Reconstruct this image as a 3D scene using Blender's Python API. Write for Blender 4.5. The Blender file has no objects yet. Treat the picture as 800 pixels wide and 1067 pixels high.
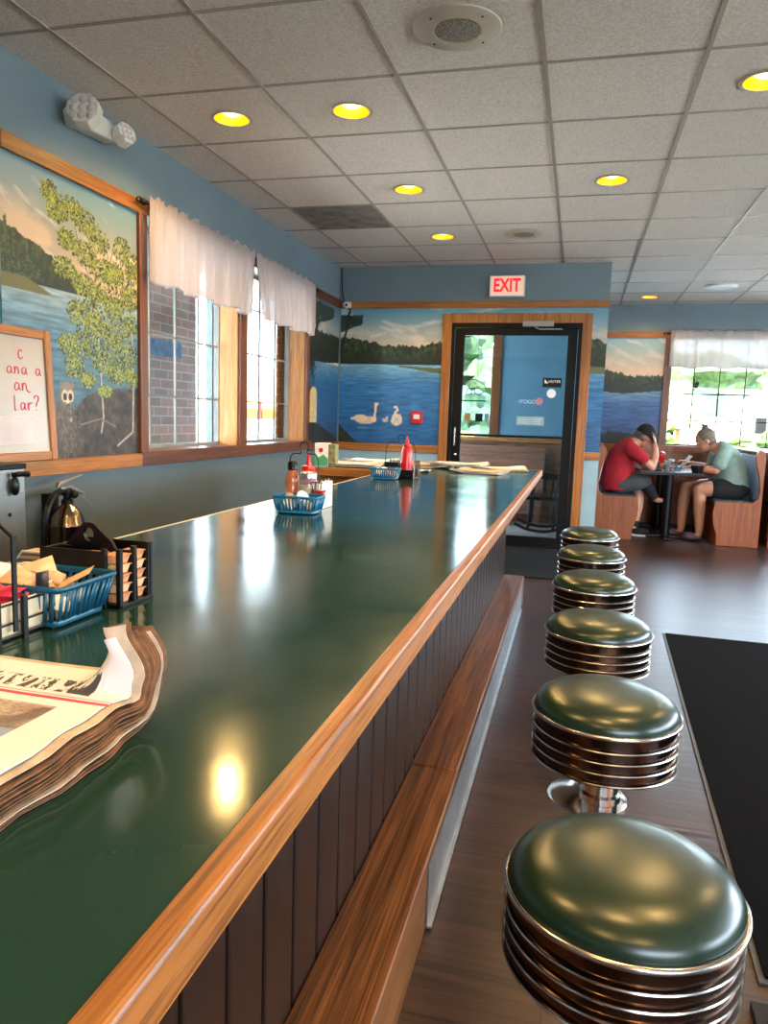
import bpy, math, random
import numpy as np
from mathutils import Vector, Matrix
random.seed(7); rng = np.random.default_rng(11)
C = bpy.context.scene.collection
SC = bpy.context.scene
pi = math.pi

def lin(c):
    return tuple(((v/255)/12.92 if v/255 <= .04045 else ((v/255+.055)/1.055)**2.4) for v in c)

# ------------------------------------------------------------------ camera
cam = bpy.data.objects.new('camera', bpy.data.cameras.new('camera')); C.objects.link(cam)
cam.data.sensor_fit = 'HORIZONTAL'; cam.data.sensor_width = 36; cam.data.lens = 775.07/800*36
cam.data.clip_start = .02; cam.data.clip_end = 800
Xc = Vector((.9673, .2517, .0319)); Yd = Vector((.0625, -.1147, -.9914)); Zf = Vector((-.2459, .9610, -.1267))
mw = Matrix.Identity(4)
for i in range(3):
    mw[i][0] = Xc[i]; mw[i][1] = -Yd[i]; mw[i][2] = -Zf[i]
mw[0][3], mw[1][3], mw[2][3] = 0, 0, 1.2
cam.matrix_world = mw
SC.camera = cam

# ------------------------------------------------------------------ world, sun, exposure
w = bpy.data.worlds.new('sky'); SC.world = w; w.use_nodes = True
wn = w.node_tree; bg = wn.nodes['Background']
tc = wn.nodes.new('ShaderNodeTexCoord'); sx = wn.nodes.new('ShaderNodeSeparateXYZ'); rp = wn.nodes.new('ShaderNodeValToRGB')
wn.links.new(tc.outputs['Generated'], sx.inputs[0]); wn.links.new(sx.outputs['Z'], rp.inputs[0]); wn.links.new(rp.outputs[0], bg.inputs[0])
rp.color_ramp.elements[0].position = .0; rp.color_ramp.elements[0].color = (.80, .91, 1, 1)
rp.color_ramp.elements[1].position = .7; rp.color_ramp.elements[1].color = (.52, .72, 1, 1)
SKY = 9.0
bg.inputs[1].default_value = SKY
sun = bpy.data.objects.new('sun', bpy.data.lights.new('sun', 'SUN')); C.objects.link(sun)
sun.data.energy = 48; sun.data.angle = .01; sun.data.color = (1, .94, .84)
sun.rotation_euler = (math.radians(32), math.radians(-6), 0)      # high sun from behind the camera
def portal(loc, rot, sx_, sy_):
    l = bpy.data.lights.new('window_daylight', 'AREA'); l.shape = 'RECTANGLE'; l.size = sx_; l.size_y = sy_
    o = bpy.data.objects.new('window_daylight', l); C.objects.link(o); o.location = loc; o.rotation_euler = rot
    l.cycles.is_portal = True
portal((-2.64, 4.35, 1.62), (0, math.radians(-90), 0), 1.3, 1.18)
portal((-2.64, 5.66, 1.62), (0, math.radians(-90), 0), 1.3, 1.21)
portal((2.55, 9.98, 1.62), (math.radians(-90), 0, 0), 3.1, 1.35)
portal((5.13, 3.8, 1.62), (0, math.radians(90), 0), 1.35, 8.4)
portal((2.9, -3.13, 1.62), (math.radians(90), 0, 0), 3.8, 1.35)
SC.view_settings.view_transform = 'Standard'; SC.view_settings.look = 'None'
SC.view_settings.exposure = 1.22; SC.view_settings.gamma = 1; SC.view_settings.use_curve_mapping = False
cy = SC.cycles
cy.use_denoising = True; cy.max_bounces = 10; cy.diffuse_bounces = 5; cy.glossy_bounces = 5; cy.transmission_bounces = 8
cy.transparent_max_bounces = 12; cy.sample_clamp_indirect = 6; cy.caustics_reflective = False; cy.caustics_refractive = False
LAMP = 26.0

# ------------------------------------------------------------------ materials
def newmat(name):
    m = bpy.data.materials.new(name); m.use_nodes = True
    return m, m.node_tree, m.node_tree.nodes['Principled BSDF']
def setp(b, **k):
    names = dict(rough='Roughness', metal='Metallic', coat='Coat Weight', crough='Coat Roughness', spec='Specular IOR Level', trans='Transmission Weight', ior='IOR', alpha='Alpha', sheen='Sheen Weight')
    for a, v in k.items(): b.inputs[names[a]].default_value = v
def coords(nt, scale=(1, 1, 1), rot=(0, 0, 0)):
    t = nt.nodes.new('ShaderNodeTexCoord'); m = nt.nodes.new('ShaderNodeMapping')
    m.inputs['Scale'].default_value = scale; m.inputs['Rotation'].default_value = rot
    nt.links.new(t.outputs['Object'], m.inputs['Vector']); return m.outputs['Vector']
def noise(nt, vec, scale, detail=3, rough=.55, dist=0):
    n = nt.nodes.new('ShaderNodeTexNoise'); n.inputs['Scale'].default_value = scale; n.inputs['Detail'].default_value = detail
    n.inputs['Roughness'].default_value = rough; n.inputs['Distortion'].default_value = dist
    nt.links.new(vec, n.inputs['Vector']); return n.outputs['Fac']
def ramp(nt, fac, stops):
    r = nt.nodes.new('ShaderNodeValToRGB'); e = r.color_ramp.elements
    while len(e) < len(stops): e.new(.5)
    for q, (p, c) in enumerate(stops): e[q].position = p; e[q].color = (*lin(c), 1)
    nt.links.new(fac, r.inputs[0]); return r.outputs[0]
def bump(nt, b, h, strength, dist=.002):
    n = nt.nodes.new('ShaderNodeBump'); n.inputs['Strength'].default_value = strength; n.inputs['Distance'].default_value = dist
    nt.links.new(h, n.inputs['Height']); nt.links.new(n.outputs[0], b.inputs['Normal'])
def mixc(nt, a, b_, f, mode='MULTIPLY'):
    m = nt.nodes.new('ShaderNodeMix'); m.data_type = 'RGBA'; m.blend_type = mode
    if isinstance(f, float): m.inputs[0].default_value = f
    else: nt.links.new(f, m.inputs[0])
    for s, v in ((6, a), (7, b_)):
        if isinstance(v, tuple): m.inputs[s].default_value = (*lin(v), 1)
        else: nt.links.new(v, m.inputs[s])
    return m.outputs[2]
def plain(name, c, rough=.5, var=.06, vs=6, bmp=0, bs=200, **k):
    m, nt, b = newmat(name)
    v = coords(nt); d = tuple(max(0, x*(1-var)) for x in c); e = tuple(min(255, x*(1+var)) for x in c)
    nt.links.new(ramp(nt, noise(nt, v, vs), [(.3, d), (.7, e)]), b.inputs['Base Color'])
    if bmp: bump(nt, b, noise(nt, v, bs, 2), bmp, .001)
    setp(b, rough=rough, **k); return m
def wood(name, dark, light, axis, rough=.4, across=26, along=1.2, bmp=.25, streak=.5, **k):
    m, nt, b = newmat(name)
    s = [across]*3; s['xyz'.index(axis)] = along
    v = coords(nt, tuple(s)); mid = tuple((p+q)/2 for p, q in zip(dark, light))
    col = ramp(nt, noise(nt, v, 1, 4, .6, 1.2), [(.3, dark), (.48, mid), (.7, light)])
    s2 = [across*7]*3; s2['xyz'.index(axis)] = along*4
    f = noise(nt, coords(nt, tuple(s2)), 1, 2)
    col = mixc(nt, col, ramp(nt, f, [(.35, (150, 140, 130)), (.55, (255, 255, 255))]), streak)
    nt.links.new(col, b.inputs['Base Color']); bump(nt, b, f, bmp, .0006); setp(b, rough=rough, **k); return m
def glassmat(name, tint=(255, 255, 255), refl=1.5, rough=0.0, haze=0):
    m, nt, b = newmat(name); nt.nodes.remove(b)
    out = nt.nodes['Material Output']; tr = nt.nodes.new('ShaderNodeBsdfTransparent'); gl = nt.nodes.new('ShaderNodeBsdfGlossy')
    tr.inputs[0].default_value = (*lin(tint), 1); gl.inputs['Roughness'].default_value = rough
    lw = nt.nodes.new('ShaderNodeLayerWeight'); lw.inputs[0].default_value = .5
    pw = nt.nodes.new('ShaderNodeMath'); pw.operation = 'POWER'; pw.inputs[1].default_value = 5
    ma = nt.nodes.new('ShaderNodeMath'); ma.operation = 'MULTIPLY_ADD'; ma.inputs[1].default_value = .9; ma.inputs[2].default_value = ((refl-1)/(refl+1))**2
    mx = nt.nodes.new('ShaderNodeMixShader'); nt.links.new(lw.outputs['Facing'], pw.inputs[0]); nt.links.new(pw.outputs[0], ma.inputs[0])
    nt.links.new(ma.outputs[0], mx.inputs[0]); nt.links.new(tr.outputs[0], mx.inputs[1]); nt.links.new(gl.outputs[0], mx.inputs[2])
    last = mx.outputs[0]
    if haze:
        df = nt.nodes.new('ShaderNodeBsdfDiffuse'); m2 = nt.nodes.new('ShaderNodeMixShader'); m2.inputs[0].default_value = haze
        nt.links.new(last, m2.inputs[1]); nt.links.new(df.outputs[0], m2.inputs[2]); last = m2.outputs[0]
    nt.links.new(last, out.inputs[0]); return m
def emit(name, c, s):
    m, nt, b = newmat(name); b.inputs['Base Color'].default_value = (*lin(c), 1)
    b.inputs['Emission Color'].default_value = (*lin(c), 1); b.inputs['Emission Strength'].default_value = s; return m
def attrmat(name, rough=.5):
    m, nt, b = newmat(name); a = nt.nodes.new('ShaderNodeAttribute'); a.attribute_name = 'paint'
    nt.links.new(a.outputs['Color'], b.inputs['Base Color']); setp(b, rough=rough)
    bump(nt, b, noise(nt, coords(nt), 90, 3), .25, .001); return m

M = {}
M['wall'] = plain('blue_grey_wall_paint', (106, 125, 134), .45, .04, 2, .15, 300)
M['wall_light'] = plain('light_blue_wall_paint', (146, 178, 190), .45, .03)
M['wall_low'] = plain('grey_green_wall_paint', (92, 104, 106), .4, .03, 2, .1, 300)
M['wall_vest'] = plain('vestibule_blue_paint', (84, 124, 144), .5, .04)
M['wall_tan'] = plain('tan_back_wall_paint', (150, 125, 100), .6, .05)
M['oak_x'] = wood('oak_grain_x', (136, 80, 28), (184, 120, 54), 'x', .38)
M['oak_y'] = wood('oak_grain_y', (136, 80, 28), (184, 120, 54), 'y', .38)
M['oak_z'] = wood('oak_grain_z', (136, 80, 28), (184, 120, 54), 'z', .38)
M['oak_edge'] = wood('oak_counter_edge', (128, 74, 24), (184, 118, 52), 'y', .36, across=40, along=1.6, streak=.85, coat=.15, crough=.25)
M['jamb'] = wood('pale_oak_jamb', (168, 104, 44), (206, 146, 78), 'z', .4, across=14)
M['walnut_y'] = wood('dark_stained_trim_y', (74, 38, 18), (118, 66, 32), 'y', .35)
M['walnut_z'] = wood('dark_stained_trim_z', (88, 48, 22), (128, 74, 36), 'z', .35)
M['panel'] = wood('dark_panel_boards', (30, 16, 11), (52, 29, 20), 'z', .34, across=22, bmp=.15, streak=.3)
M['step'] = wood('worn_oak_step', (84, 48, 24), (158, 98, 50), 'y', .36, across=34, along=.9, bmp=.4, streak=.85)
M['booth'] = wood('booth_oak', (128, 62, 22), (162, 86, 34), 'z', .35, across=18)
M['booth_y'] = wood('booth_oak_y', (128, 62, 22), (162, 86, 34), 'y', .35, across=18)
M['rustic'] = wood('rustic_brown_boards', (112, 72, 52), (156, 106, 80), 'x', .7, across=12)
M['green'], nt, b = newmat('green_laminate')
v = coords(nt)
nt.links.new(ramp(nt, noise(nt, v, 3.5, 5), [(.3, (23, 50, 42)), (.7, (34, 65, 55))]), b.inputs['Base Color'])
nt.links.new(ramp(nt, noise(nt, v, 5, 5), [(.3, (84, 84, 84)), (.75, (120, 120, 120))]), b.inputs['Roughness'])
bump(nt, b, noise(nt, v, 16, 4), .10, .002); setp(b, spec=.42)
M['vinyl'] = plain('green_vinyl', (19, 41, 26), .3, .12, 8, .12, 260, coat=.2, crough=.25)
M['chrome'] = plain('chrome', (205, 198, 190), .2, .03, 5, metal=1)
M['chrome_band'] = plain('dark_chrome_band', (96, 78, 68), .18, .15, 9, metal=1)
M['steel'] = plain('brushed_steel', (160, 160, 155), .35, .05, 9, metal=.85)
M['navy'] = plain('navy_packet', (24, 34, 60), .4); M['lilac'] = plain('pale_blue_packet', (140, 158, 200), .6)
M['grille'] = plain('grey_window_grille', (120, 118, 112), .5)
M['alu'] = plain('aluminium_strip', (170, 178, 184), .32, .08, 14, metal=.9)
M['black'] = plain('black_plastic', (6, 6, 7), .35, spec=.3)
M['iron'] = plain('black_iron', (9, 8, 8), .45, .1, 30, .1, spec=.3)
M['frame_dark'] = plain('dark_bronze_door_frame', (9, 7, 6), .45, .05, spec=.2)
M['white'] = plain('white_plastic', (215, 212, 200), .4, .02)
M['cream'] = plain('cream_plastic', (216, 196, 160), .45, .05)
M['paper'] = plain('white_paper', (222, 216, 206), .8, .04, 30)
M['newsprint'] = plain('grey_newsprint', (190, 180, 168), .85, .08, 30)
M['red'] = plain('red_plastic', (190, 22, 20), .3, .03)
M['pink'] = plain('pink_paper_packet', (228, 72, 96), .6, .05, 40)
M['blueb'] = plain('blue_basket_plastic', (18, 104, 142), .35, .04)
M['tealb'] = plain('teal_basket_plastic', (12, 80, 106), .35, .04)
M['beige'] = plain('peach_plastic_cup', (226, 184, 140), .5, .08, 60)
M['mat_black'] = plain('black_carpet_mat', (8, 7, 8), 1, .25, 60, .9, 220, spec=.08)
M['mat_grey'] = plain('dark_grey_door_mat', (26, 29, 32), 1, .2, 60, .8, 220, spec=.1)
M['rubber'] = plain('rubber_edge', (58, 60, 66), .5)
M['gold'] = plain('gold_reflector', (255, 200, 40), .25, .02, metal=.55)
M['bulb'] = emit('warm_bulb', (255, 204, 112), 6.5)
M['trimring'] = plain('lamp_trim_ring', (190, 175, 150), .4)
M['tbar'] = plain('ceiling_grid_bar', (160, 150, 140), .5, .03)
M['glass'] = glassmat('window_glass', (245, 250, 250), 1.45)
M['doorglass'] = glassmat('door_glass', (228, 238, 242), 1.5)
M['jar'] = glassmat('clear_jar', (220, 225, 222), 1.5, .05, .12)
M['skin'] = plain('skin', (196, 138, 108), .5, .05, 12)
M['tee_red'] = plain('red_cotton', (168, 22, 34), .85, .1, 14, .4, 60)
M['tee_green'] = plain('sage_cotton', (142, 168, 158), .85, .06, 14, .4, 60)
M['shorts_grey'] = plain('dark_grey_cloth', (62, 62, 62), .85, .1)
M['shorts_black'] = plain('black_cloth', (20, 20, 24), .85, .1)
M['hair'] = plain('ash_brown_hair', (104, 90, 76), .6, .25, 60, .6, 120)
M['cap'] = plain('black_cap_cloth', (14, 14, 16), .8, .1)
M['stripe'], nt, b = newmat('blue_striped_upholstery')
wv = nt.nodes.new('ShaderNodeTexWave'); wv.inputs['Scale'].default_value = 9; wv.bands_direction = 'Y'; nt.links.new(coords(nt), wv.inputs[0])
nt.links.new(ramp(nt, wv.outputs[1], [(.35, (88, 112, 150)), (.6, (170, 184, 204))]), b.inputs['Base Color']); setp(b, rough=.7)
M['slate'] = plain('slate_vinyl', (58, 62, 74), .4)
M['tile'], nt, b = newmat('textured_ceiling_tile')
v = coords(nt); n1 = noise(nt, v, 110, 4, .7)
nt.links.new(ramp(nt, n1, [(.35, (206, 196, 186)), (.6, (238, 231, 222))]), b.inputs['Base Color']); setp(b, rough=.95); bump(nt, b, n1, .8, .004)
M['tile_dark'] = plain('stained_grey_tile', (128, 122, 118), .9, .15, 9, .3, 90)
def floormat(name, c1, c2, mortar):
    m, nt, b = newmat(name); v = coords(nt)
    br = nt.nodes.new('ShaderNodeTexBrick'); br.inputs['Scale'].default_value = 1; br.inputs['Brick Width'].default_value = 1.22
    br.inputs['Row Height'].default_value = .15; br.inputs['Mortar Size'].default_value = .0018; br.inputs['Color1'].default_value = (*lin(c1), 1)
    br.inputs['Color2'].default_value = (*lin(c2), 1); br.inputs['Mortar'].default_value = (*lin(mortar), 1); br.offset = .37
    nt.links.new(v, br.inputs['Vector'])
    st = noise(nt, coords(nt, (1.4, 34, 1)), 1, 5, .65, .8)
    col = mixc(nt, br.outputs['Color'], ramp(nt, st, [(.3, (110, 100, 96)), (.62, (255, 250, 246))]), .85)
    nt.links.new(col, b.inputs['Base Color']); bump(nt, b, st, .5, .003); setp(b, rough=.33)
    return m
M['floor'] = floormat('wood_look_vinyl_planks', (74, 48, 40), (60, 40, 35), (26, 18, 15))
M['floor_v'] = floormat('grey_porch_boards', (186, 178, 172), (156, 150, 146), (50, 46, 44))
def brickmat(name, c1, c2, mo):
    m, nt, b = newmat(name); t = nt.nodes.new('ShaderNodeTexCoord'); s = nt.nodes.new('ShaderNodeSeparateXYZ'); a = nt.nodes.new('ShaderNodeMath'); c = nt.nodes.new('ShaderNodeCombineXYZ')
    nt.links.new(t.outputs['Object'], s.inputs[0]); nt.links.new(s.outputs[0], a.inputs[0]); nt.links.new(s.outputs[1], a.inputs[1])
    nt.links.new(a.outputs[0], c.inputs[0]); nt.links.new(s.outputs[2], c.inputs[1])
    br = nt.nodes.new('ShaderNodeTexBrick'); br.inputs['Scale'].default_value = 1; br.inputs['Brick Width'].default_value = .21; br.inputs['Row Height'].default_value = .072
    br.inputs['Mortar Size'].default_value = .006; br.inputs['Color1'].default_value = (*lin(c1), 1); br.inputs['Color2'].default_value = (*lin(c2), 1); br.inputs['Mortar'].default_value = (*lin(mo), 1)
    nt.links.new(c.outputs[0], br.inputs['Vector']); nt.links.new(br.outputs[0], b.inputs['Base Color']); setp(b, rough=.9); return m
M['brick'] = brickmat('hazed_red_brick', (168, 128, 120), (138, 116, 114), (172, 162, 158))  # pinkish grey puts the window haze and reflections into the brick colour
M['brick_or'] = brickmat('orange_brick', (176, 104, 66), (150, 86, 54), (190, 170, 150))
# sheer curtain cloth
M['sheer'], nt, b = newmat('sheer_white_cloth'); nt.nodes.remove(b)
df = nt.nodes.new('ShaderNodeBsdfDiffuse'); tl = nt.nodes.new('ShaderNodeBsdfTranslucent'); tr = nt.nodes.new('ShaderNodeBsdfTransparent')
df.inputs[0].default_value = (*lin((182, 170, 166)), 1); tl.inputs[0].default_value = (*lin((214, 202, 200)), 1)
a1 = nt.nodes.new('ShaderNodeMixShader'); a1.inputs[0].default_value = .30; a2 = nt.nodes.new('ShaderNodeMixShader')
nt.links.new(df.outputs[0], a1.inputs[1]); nt.links.new(tl.outputs[0], a1.inputs[2])
nt.links.new(a1.outputs[0], a2.inputs[1]); nt.links.new(tr.outputs[0], a2.inputs[2])
nz = noise(nt, coords(nt, (300, 60, 300)), 1, 2)
mr = nt.nodes.new('ShaderNodeMapRange'); mr.inputs['To Min'].default_value = -.05; mr.inputs['To Max'].default_value = .38; nt.links.new(nz, mr.inputs[0]); nt.links.new(mr.outputs[0], a2.inputs[0])
nt.links.new(a2.outputs[0], nt.nodes['Material Output'].inputs[0])
M['paint'] = attrmat('painted_mural', .42)

# ------------------------------------------------------------------ mesh builder
class MB:
    def __init__(s): s.v = []; s.f = []; s.mi = []; s.m = 0
    def add(s, vs, fs, T=None):
        n = len(s.v)
        s.v += [tuple(T @ Vector(q)) if T else tuple(q) for q in vs]
        s.f += [tuple(i+n for i in f) for f in fs]; s.mi += [s.m]*len(fs); return s
    def box(s, x0, x1, y0, y1, z0, z1, T=None):
        vs = [(x, y, z) for z in (z0, z1) for y in (y0, y1) for x in (x0, x1)]
        return s.add(vs, [(0, 2, 3, 1), (4, 5, 7, 6), (0, 1, 5, 4), (2, 6, 7, 3), (0, 4, 6, 2), (1, 3, 7, 5)], T)
    def lathe(s, prof, n=48, T=None, caps=True):
        vs = []; fs = []; k = len(prof)
        for i in range(n):
            a = 2*pi*i/n
            for r, z in prof: vs.append((r*math.cos(a), r*math.sin(a), z))
        for i in range(n):
            j = (i+1) % n
            for q in range(k-1): fs.append((i*k+q, j*k+q, j*k+q+1, i*k+q+1))
        if caps and prof[0][0] > 1e-6: fs.append(tuple(i*k for i in range(n))[::-1])
        if caps and prof[-1][0] > 1e-6: fs.append(tuple(i*k+k-1 for i in range(n)))
        return s.add(vs, fs, T)
    def loft(s, rings, close=False, caps=True, T=None):
        n = len(rings[0]); vs = [p for r in rings for p in r]; fs = []; k = len(rings)
        for i in range(k if close else k-1):
            a = i*n; c = ((i+1) % k)*n
            for q in range(n): fs.append((a+q, a+(q+1) % n, c+(q+1) % n, c+q))
        if caps and not close: fs.append(tuple(range(n))[::-1]); fs.append(tuple((k-1)*n+q for q in range(n)))
        return s.add(vs, fs, T)
    def tube(s, pts, r, n=8, closed=False, T=None):
        pts = [Vector(p) for p in pts]; k = len(pts); rr = r if isinstance(r, (list, tuple)) else [r]*k
        rings = []; up = None
        for i in range(k):
            if closed: t = pts[(i+1) % k]-pts[i-1]
            else: t = pts[min(i+1, k-1)]-pts[max(i-1, 0)]
            t.normalize()
            if up is None: up = Vector((0, 0, 1)) if abs(t.z) < .9 else Vector((1, 0, 0))
            a = t.cross(up)
            if a.length < 1e-4: a = t.orthogonal()
            a.normalize(); b_ = a.cross(t); up = b_
            rings.append([tuple(pts[i]+(a*math.cos(2*pi*q/n)+b_*math.sin(2*pi*q/n))*rr[i]) for q in range(n)])
        return s.loft(rings, closed, not closed, T)
    def prism(s, poly, a0, a1, axis='y', T=None):
        def P(u, v_, a): return {'y': (u, a, v_), 'x': (a, u, v_), 'z': (u, v_, a)}[axis]
        n = len(poly); vs = [P(u, v_, a0) for u, v_ in poly]+[P(u, v_, a1) for u, v_ in poly]
        fs = [tuple(range(n)), tuple(range(n, 2*n))[::-1]]+[(i, i+n, (i+1) % n+n, (i+1) % n) for i in range(n)]
        return s.add(vs, fs, T)
    def ell(s, c, r, nu=16, nv=10, T=None):
        prof = [(math.sin(pi*i/nv), -math.cos(pi*i/nv)) for i in range(nv+1)]
        R = Matrix.Translation(c) @ Matrix.Diagonal((*r, 1)); return s.lathe([(max(p, 0) if 0 < i < nv else 0.0, z) for i, (p, z) in enumerate(prof)], nu, (T @ R) if T else R)
def bpts(pts, n=24):
    """smooth open curve through the points"""
    P_ = [Vector(p) for p in pts]; P_ = [P_[0]*2-P_[1]]+P_+[P_[-1]*2-P_[-2]]; out = []
    seg = len(P_)-3
    for i in range(seg):
        for k in range(n//seg+1):
            t = k/(n//seg+1); a, b_, c, d = P_[i:i+4]
            out.append(.5*((2*b_)+(c-a)*t+(2*a-5*b_+4*c-d)*t*t+(3*b_-a-3*c+d)*t**3))
    out.append(P_[-2]); return out
def wloc(o):
    v_ = Vector((0, 0, 0)); T = Matrix.Identity(4)
    while o: T = Matrix.Translation(o.location) @ T if False else (o['_m'] if False else T); v_ = v_+o.location; o = o.parent
    return v_
def attach(o, parent):
    if parent is not None:
        o.parent = parent; o.matrix_parent_inverse = parent.matrix_world.inverted() if parent.type == 'EMPTY' else Matrix.Identity(4)
def obj(name, mb, mat, parent=None, smooth=True, bevel=0, label=None, angle=40, sub=0):
    me = bpy.data.meshes.new(name); me.from_pydata(mb.v, [], mb.f)
    mats = mat if isinstance(mat, (list, tuple)) else [mat]
    for m in mats: me.materials.append(m)
    if len(mats) > 1: me.polygons.foreach_set('material_index', mb.mi)
    me.validate(); me.update()
    import bmesh
    bm = bmesh.new(); bm.from_mesh(me); bmesh.ops.remove_doubles(bm, verts=bm.verts, dist=1e-5); bmesh.ops.recalc_face_normals(bm, faces=bm.faces)
    bm.to_mesh(me); bm.free()
    if smooth: me.shade_smooth(); me.set_sharp_from_angle(angle=math.radians(angle))
    o = bpy.data.objects.new(name, me); C.objects.link(o); attach(o, parent)
    if bevel:
        bv = o.modifiers.new('bevel', 'BEVEL'); bv.width = bevel; bv.segments = 2; bv.limit_method = 'ANGLE'; bv.harden_normals = False
    if sub: o.modifiers.new('sub', 'SUBSURF').levels = sub; o.modifiers['sub'].render_levels = sub
    if label: o['label'] = label
    return o
def tag(o, label, cat, group=None, kind=None):
    o['label'] = label; o['category'] = cat
    if group: o['group'] = group
    if kind: o['kind'] = kind
    return o
def thing(name, label, cat, loc=(0, 0, 0), group=None, rz=0):
    o = bpy.data.objects.new(name, None); C.objects.link(o); o.location = loc; o.empty_display_size = .05
    o.rotation_euler = (0, 0, rz); o.matrix_world = Matrix.Translation(loc) @ Matrix.Rotation(rz, 4, 'Z')
    return tag(o, label, cat, group)
def local(name, label, cat, group=None):          # a thing modelled around its own origin, placed afterwards
    return thing(name, label, cat, (0, 0, 0), group)
def place(o, loc, rz=0, s=None, rx=0, ry=0):
    o.location = loc; o.rotation_euler = (rx, ry, rz)
    if s: o.scale = (s, s, s) if not isinstance(s, tuple) else s
    return o
def struct(name, mb, mat, parent=None, **k):
    o = obj(name, mb, mat, parent, **k)
    if parent is None: o['kind'] = 'structure'
    return o
def kids(o): return [c for c in C.objects if c.parent == o]
def dup(o, loc, rz=0, label=None, group=None, ry=0, rx=0):
    r = o.copy(); C.objects.link(r); r.location = loc; r.rotation_euler = (rx, ry, rz)
    if label: r['label'] = label
    if group: r['group'] = group
    for c in kids(o):
        d = c.copy(); C.objects.link(d); d.parent = r
        for g in kids(c): h = g.copy(); C.objects.link(h); h.parent = d
    return r
def text(name, body, size, loc, rot, mat, parent, ext=.001, sx_=1, align='CENTER', off=0):
    cu = bpy.data.curves.new(name, 'FONT'); cu.body = body; cu.size = size; cu.extrude = ext; cu.offset = off; cu.align_x = align; cu.align_y = 'CENTER'
    cu.materials.append(mat); o = bpy.data.objects.new(name, cu); C.objects.link(o)
    dg = bpy.context.evaluated_depsgraph_get(); me = bpy.data.meshes.new_from_object(o.evaluated_get(dg)); bpy.data.objects.remove(o)
    me.transform(Matrix.Translation(loc) @ rot @ Matrix.Diagonal((sx_, 1, 1, 1)))
    q = bpy.data.objects.new(name, me); C.objects.link(q); attach(q, parent); return q
FACE_MY = Matrix.Rotation(pi/2, 4, 'X')                                   # text that faces -y
FACE_PX = Matrix.Rotation(pi/2, 4, 'Z') @ Matrix.Rotation(pi/2, 4, 'X')   # text that faces +x

# ================================================================== SETTING
XL, XW, YE, YF, ZC = -2.37, -2.35, 7.22, 9.72, 2.65
# floor
struct('floor', MB().box(-3.6, 5.1, -3.1, YE, -.12, 0).box(.2, 5.1, YE, YF+.1, -.12, 0), M['floor'], smooth=False)
# ceiling: 2-ft tiles, round holes where the lamps sit
LAMPS = [(-1.765, 3.59), (-1.145, 3.6), (-1.145, 4.845), (-1.145, 6.09), (.10, 4.845), (.665, 3.6), (.69, 9.15), (-1.145, 1.1), (.10, 1.1), (-.52, -.7), (.72, 1.7), (.72, -.7), (2.0, 3.6), (2.0, 6.1)]  # lamps after the far-wall one are unseen, added to brighten the room
LR = .088
mb = MB()
def cell(x, y): return (math.floor((x+.845)/.62), math.floor((y-3.28)/.622))
holes = {}
for lx, ly in LAMPS: holes.setdefault(cell(lx, ly), []).append((lx, ly))
DARK = cell(-1.77, 5.45)
for i in range(-5, 11):
    for j in range(-11, 12):
        x0, x1, y0, y1 = -.845+.62*i, -.845+.62*(i+1), 3.28+.622*j, 3.28+.622*(j+1)
        if (i, j) == DARK: continue
        h = holes.get((i, j))
        if not h: mb.add([(x0, y0, ZC), (x1, y0, ZC), (x1, y1, ZC), (x0, y1, ZC)], [(3, 2, 1, 0)]); continue
        cx_, cy_ = h[0]; n = 32; ring = []; sq = []
        for q in range(n):
            a = 2*pi*(q+.5)/n; c_, s_ = math.cos(a), math.sin(a); ring.append((cx_+LR*c_, cy_+LR*s_, ZC))
            t = min(((x1-cx_)/c_ if c_ > 0 else (x0-cx_)/c_) if abs(c_) > 1e-6 else 9, ((y1-cy_)/s_ if s_ > 0 else (y0-cy_)/s_) if abs(s_) > 1e-6 else 9)
            sq.append((cx_+t*c_, cy_+t*s_, ZC))
        mb.add(ring+sq, [(q, n+q, n+(q+1) % n, (q+1) % n) for q in range(n)])
        # square corners
        for (ax, ay) in ((x0, y0), (x1, y0), (x1, y1), (x0, y1)):
            d = sorted(range(n), key=lambda q: (sq[q][0]-ax)**2+(sq[q][1]-ay)**2)[:2]
            mb.add([(ax, ay, ZC), sq[d[0]], sq[d[1]]], [(0, 1, 2)])
struct('ceiling', mb, M['tile'], smooth=False)
g = MB()
for i in range(-5, 12): g.box(-.845+.62*i-.009, -.845+.62*i+.009, -3.1, YF, ZC-.004, ZC+.03)
for j in range(-10, 13): g.box(-3.6, 5.1, 3.28+.622*j-.009, 3.28+.622*j+.009, ZC-.003, ZC+.03)
struct('ceiling_trim', g, M['tbar'], smooth=False)
struct('roof', MB().box(-3.9, 5.5, -3.5, 10.6, 2.95, 3.1), M['wall_tan'], smooth=False)  # unseen slab above the ceiling, added to block sun and sky
o = obj('ceiling_panel', MB().box(-.845+.62*DARK[0]+.012, -.845+.62*DARK[0]+.608, 3.28+.622*DARK[1]+.012, 3.28+.622*DARK[1]+.61, ZC-.002, ZC+.015), M['tile_dark'], smooth=False)
tag(o, 'dark grey stained panel among the white ceiling tiles', 'ceiling panel')

def wall(name, boxes, mat): return struct(name, boxes, mat, smooth=False)
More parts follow.
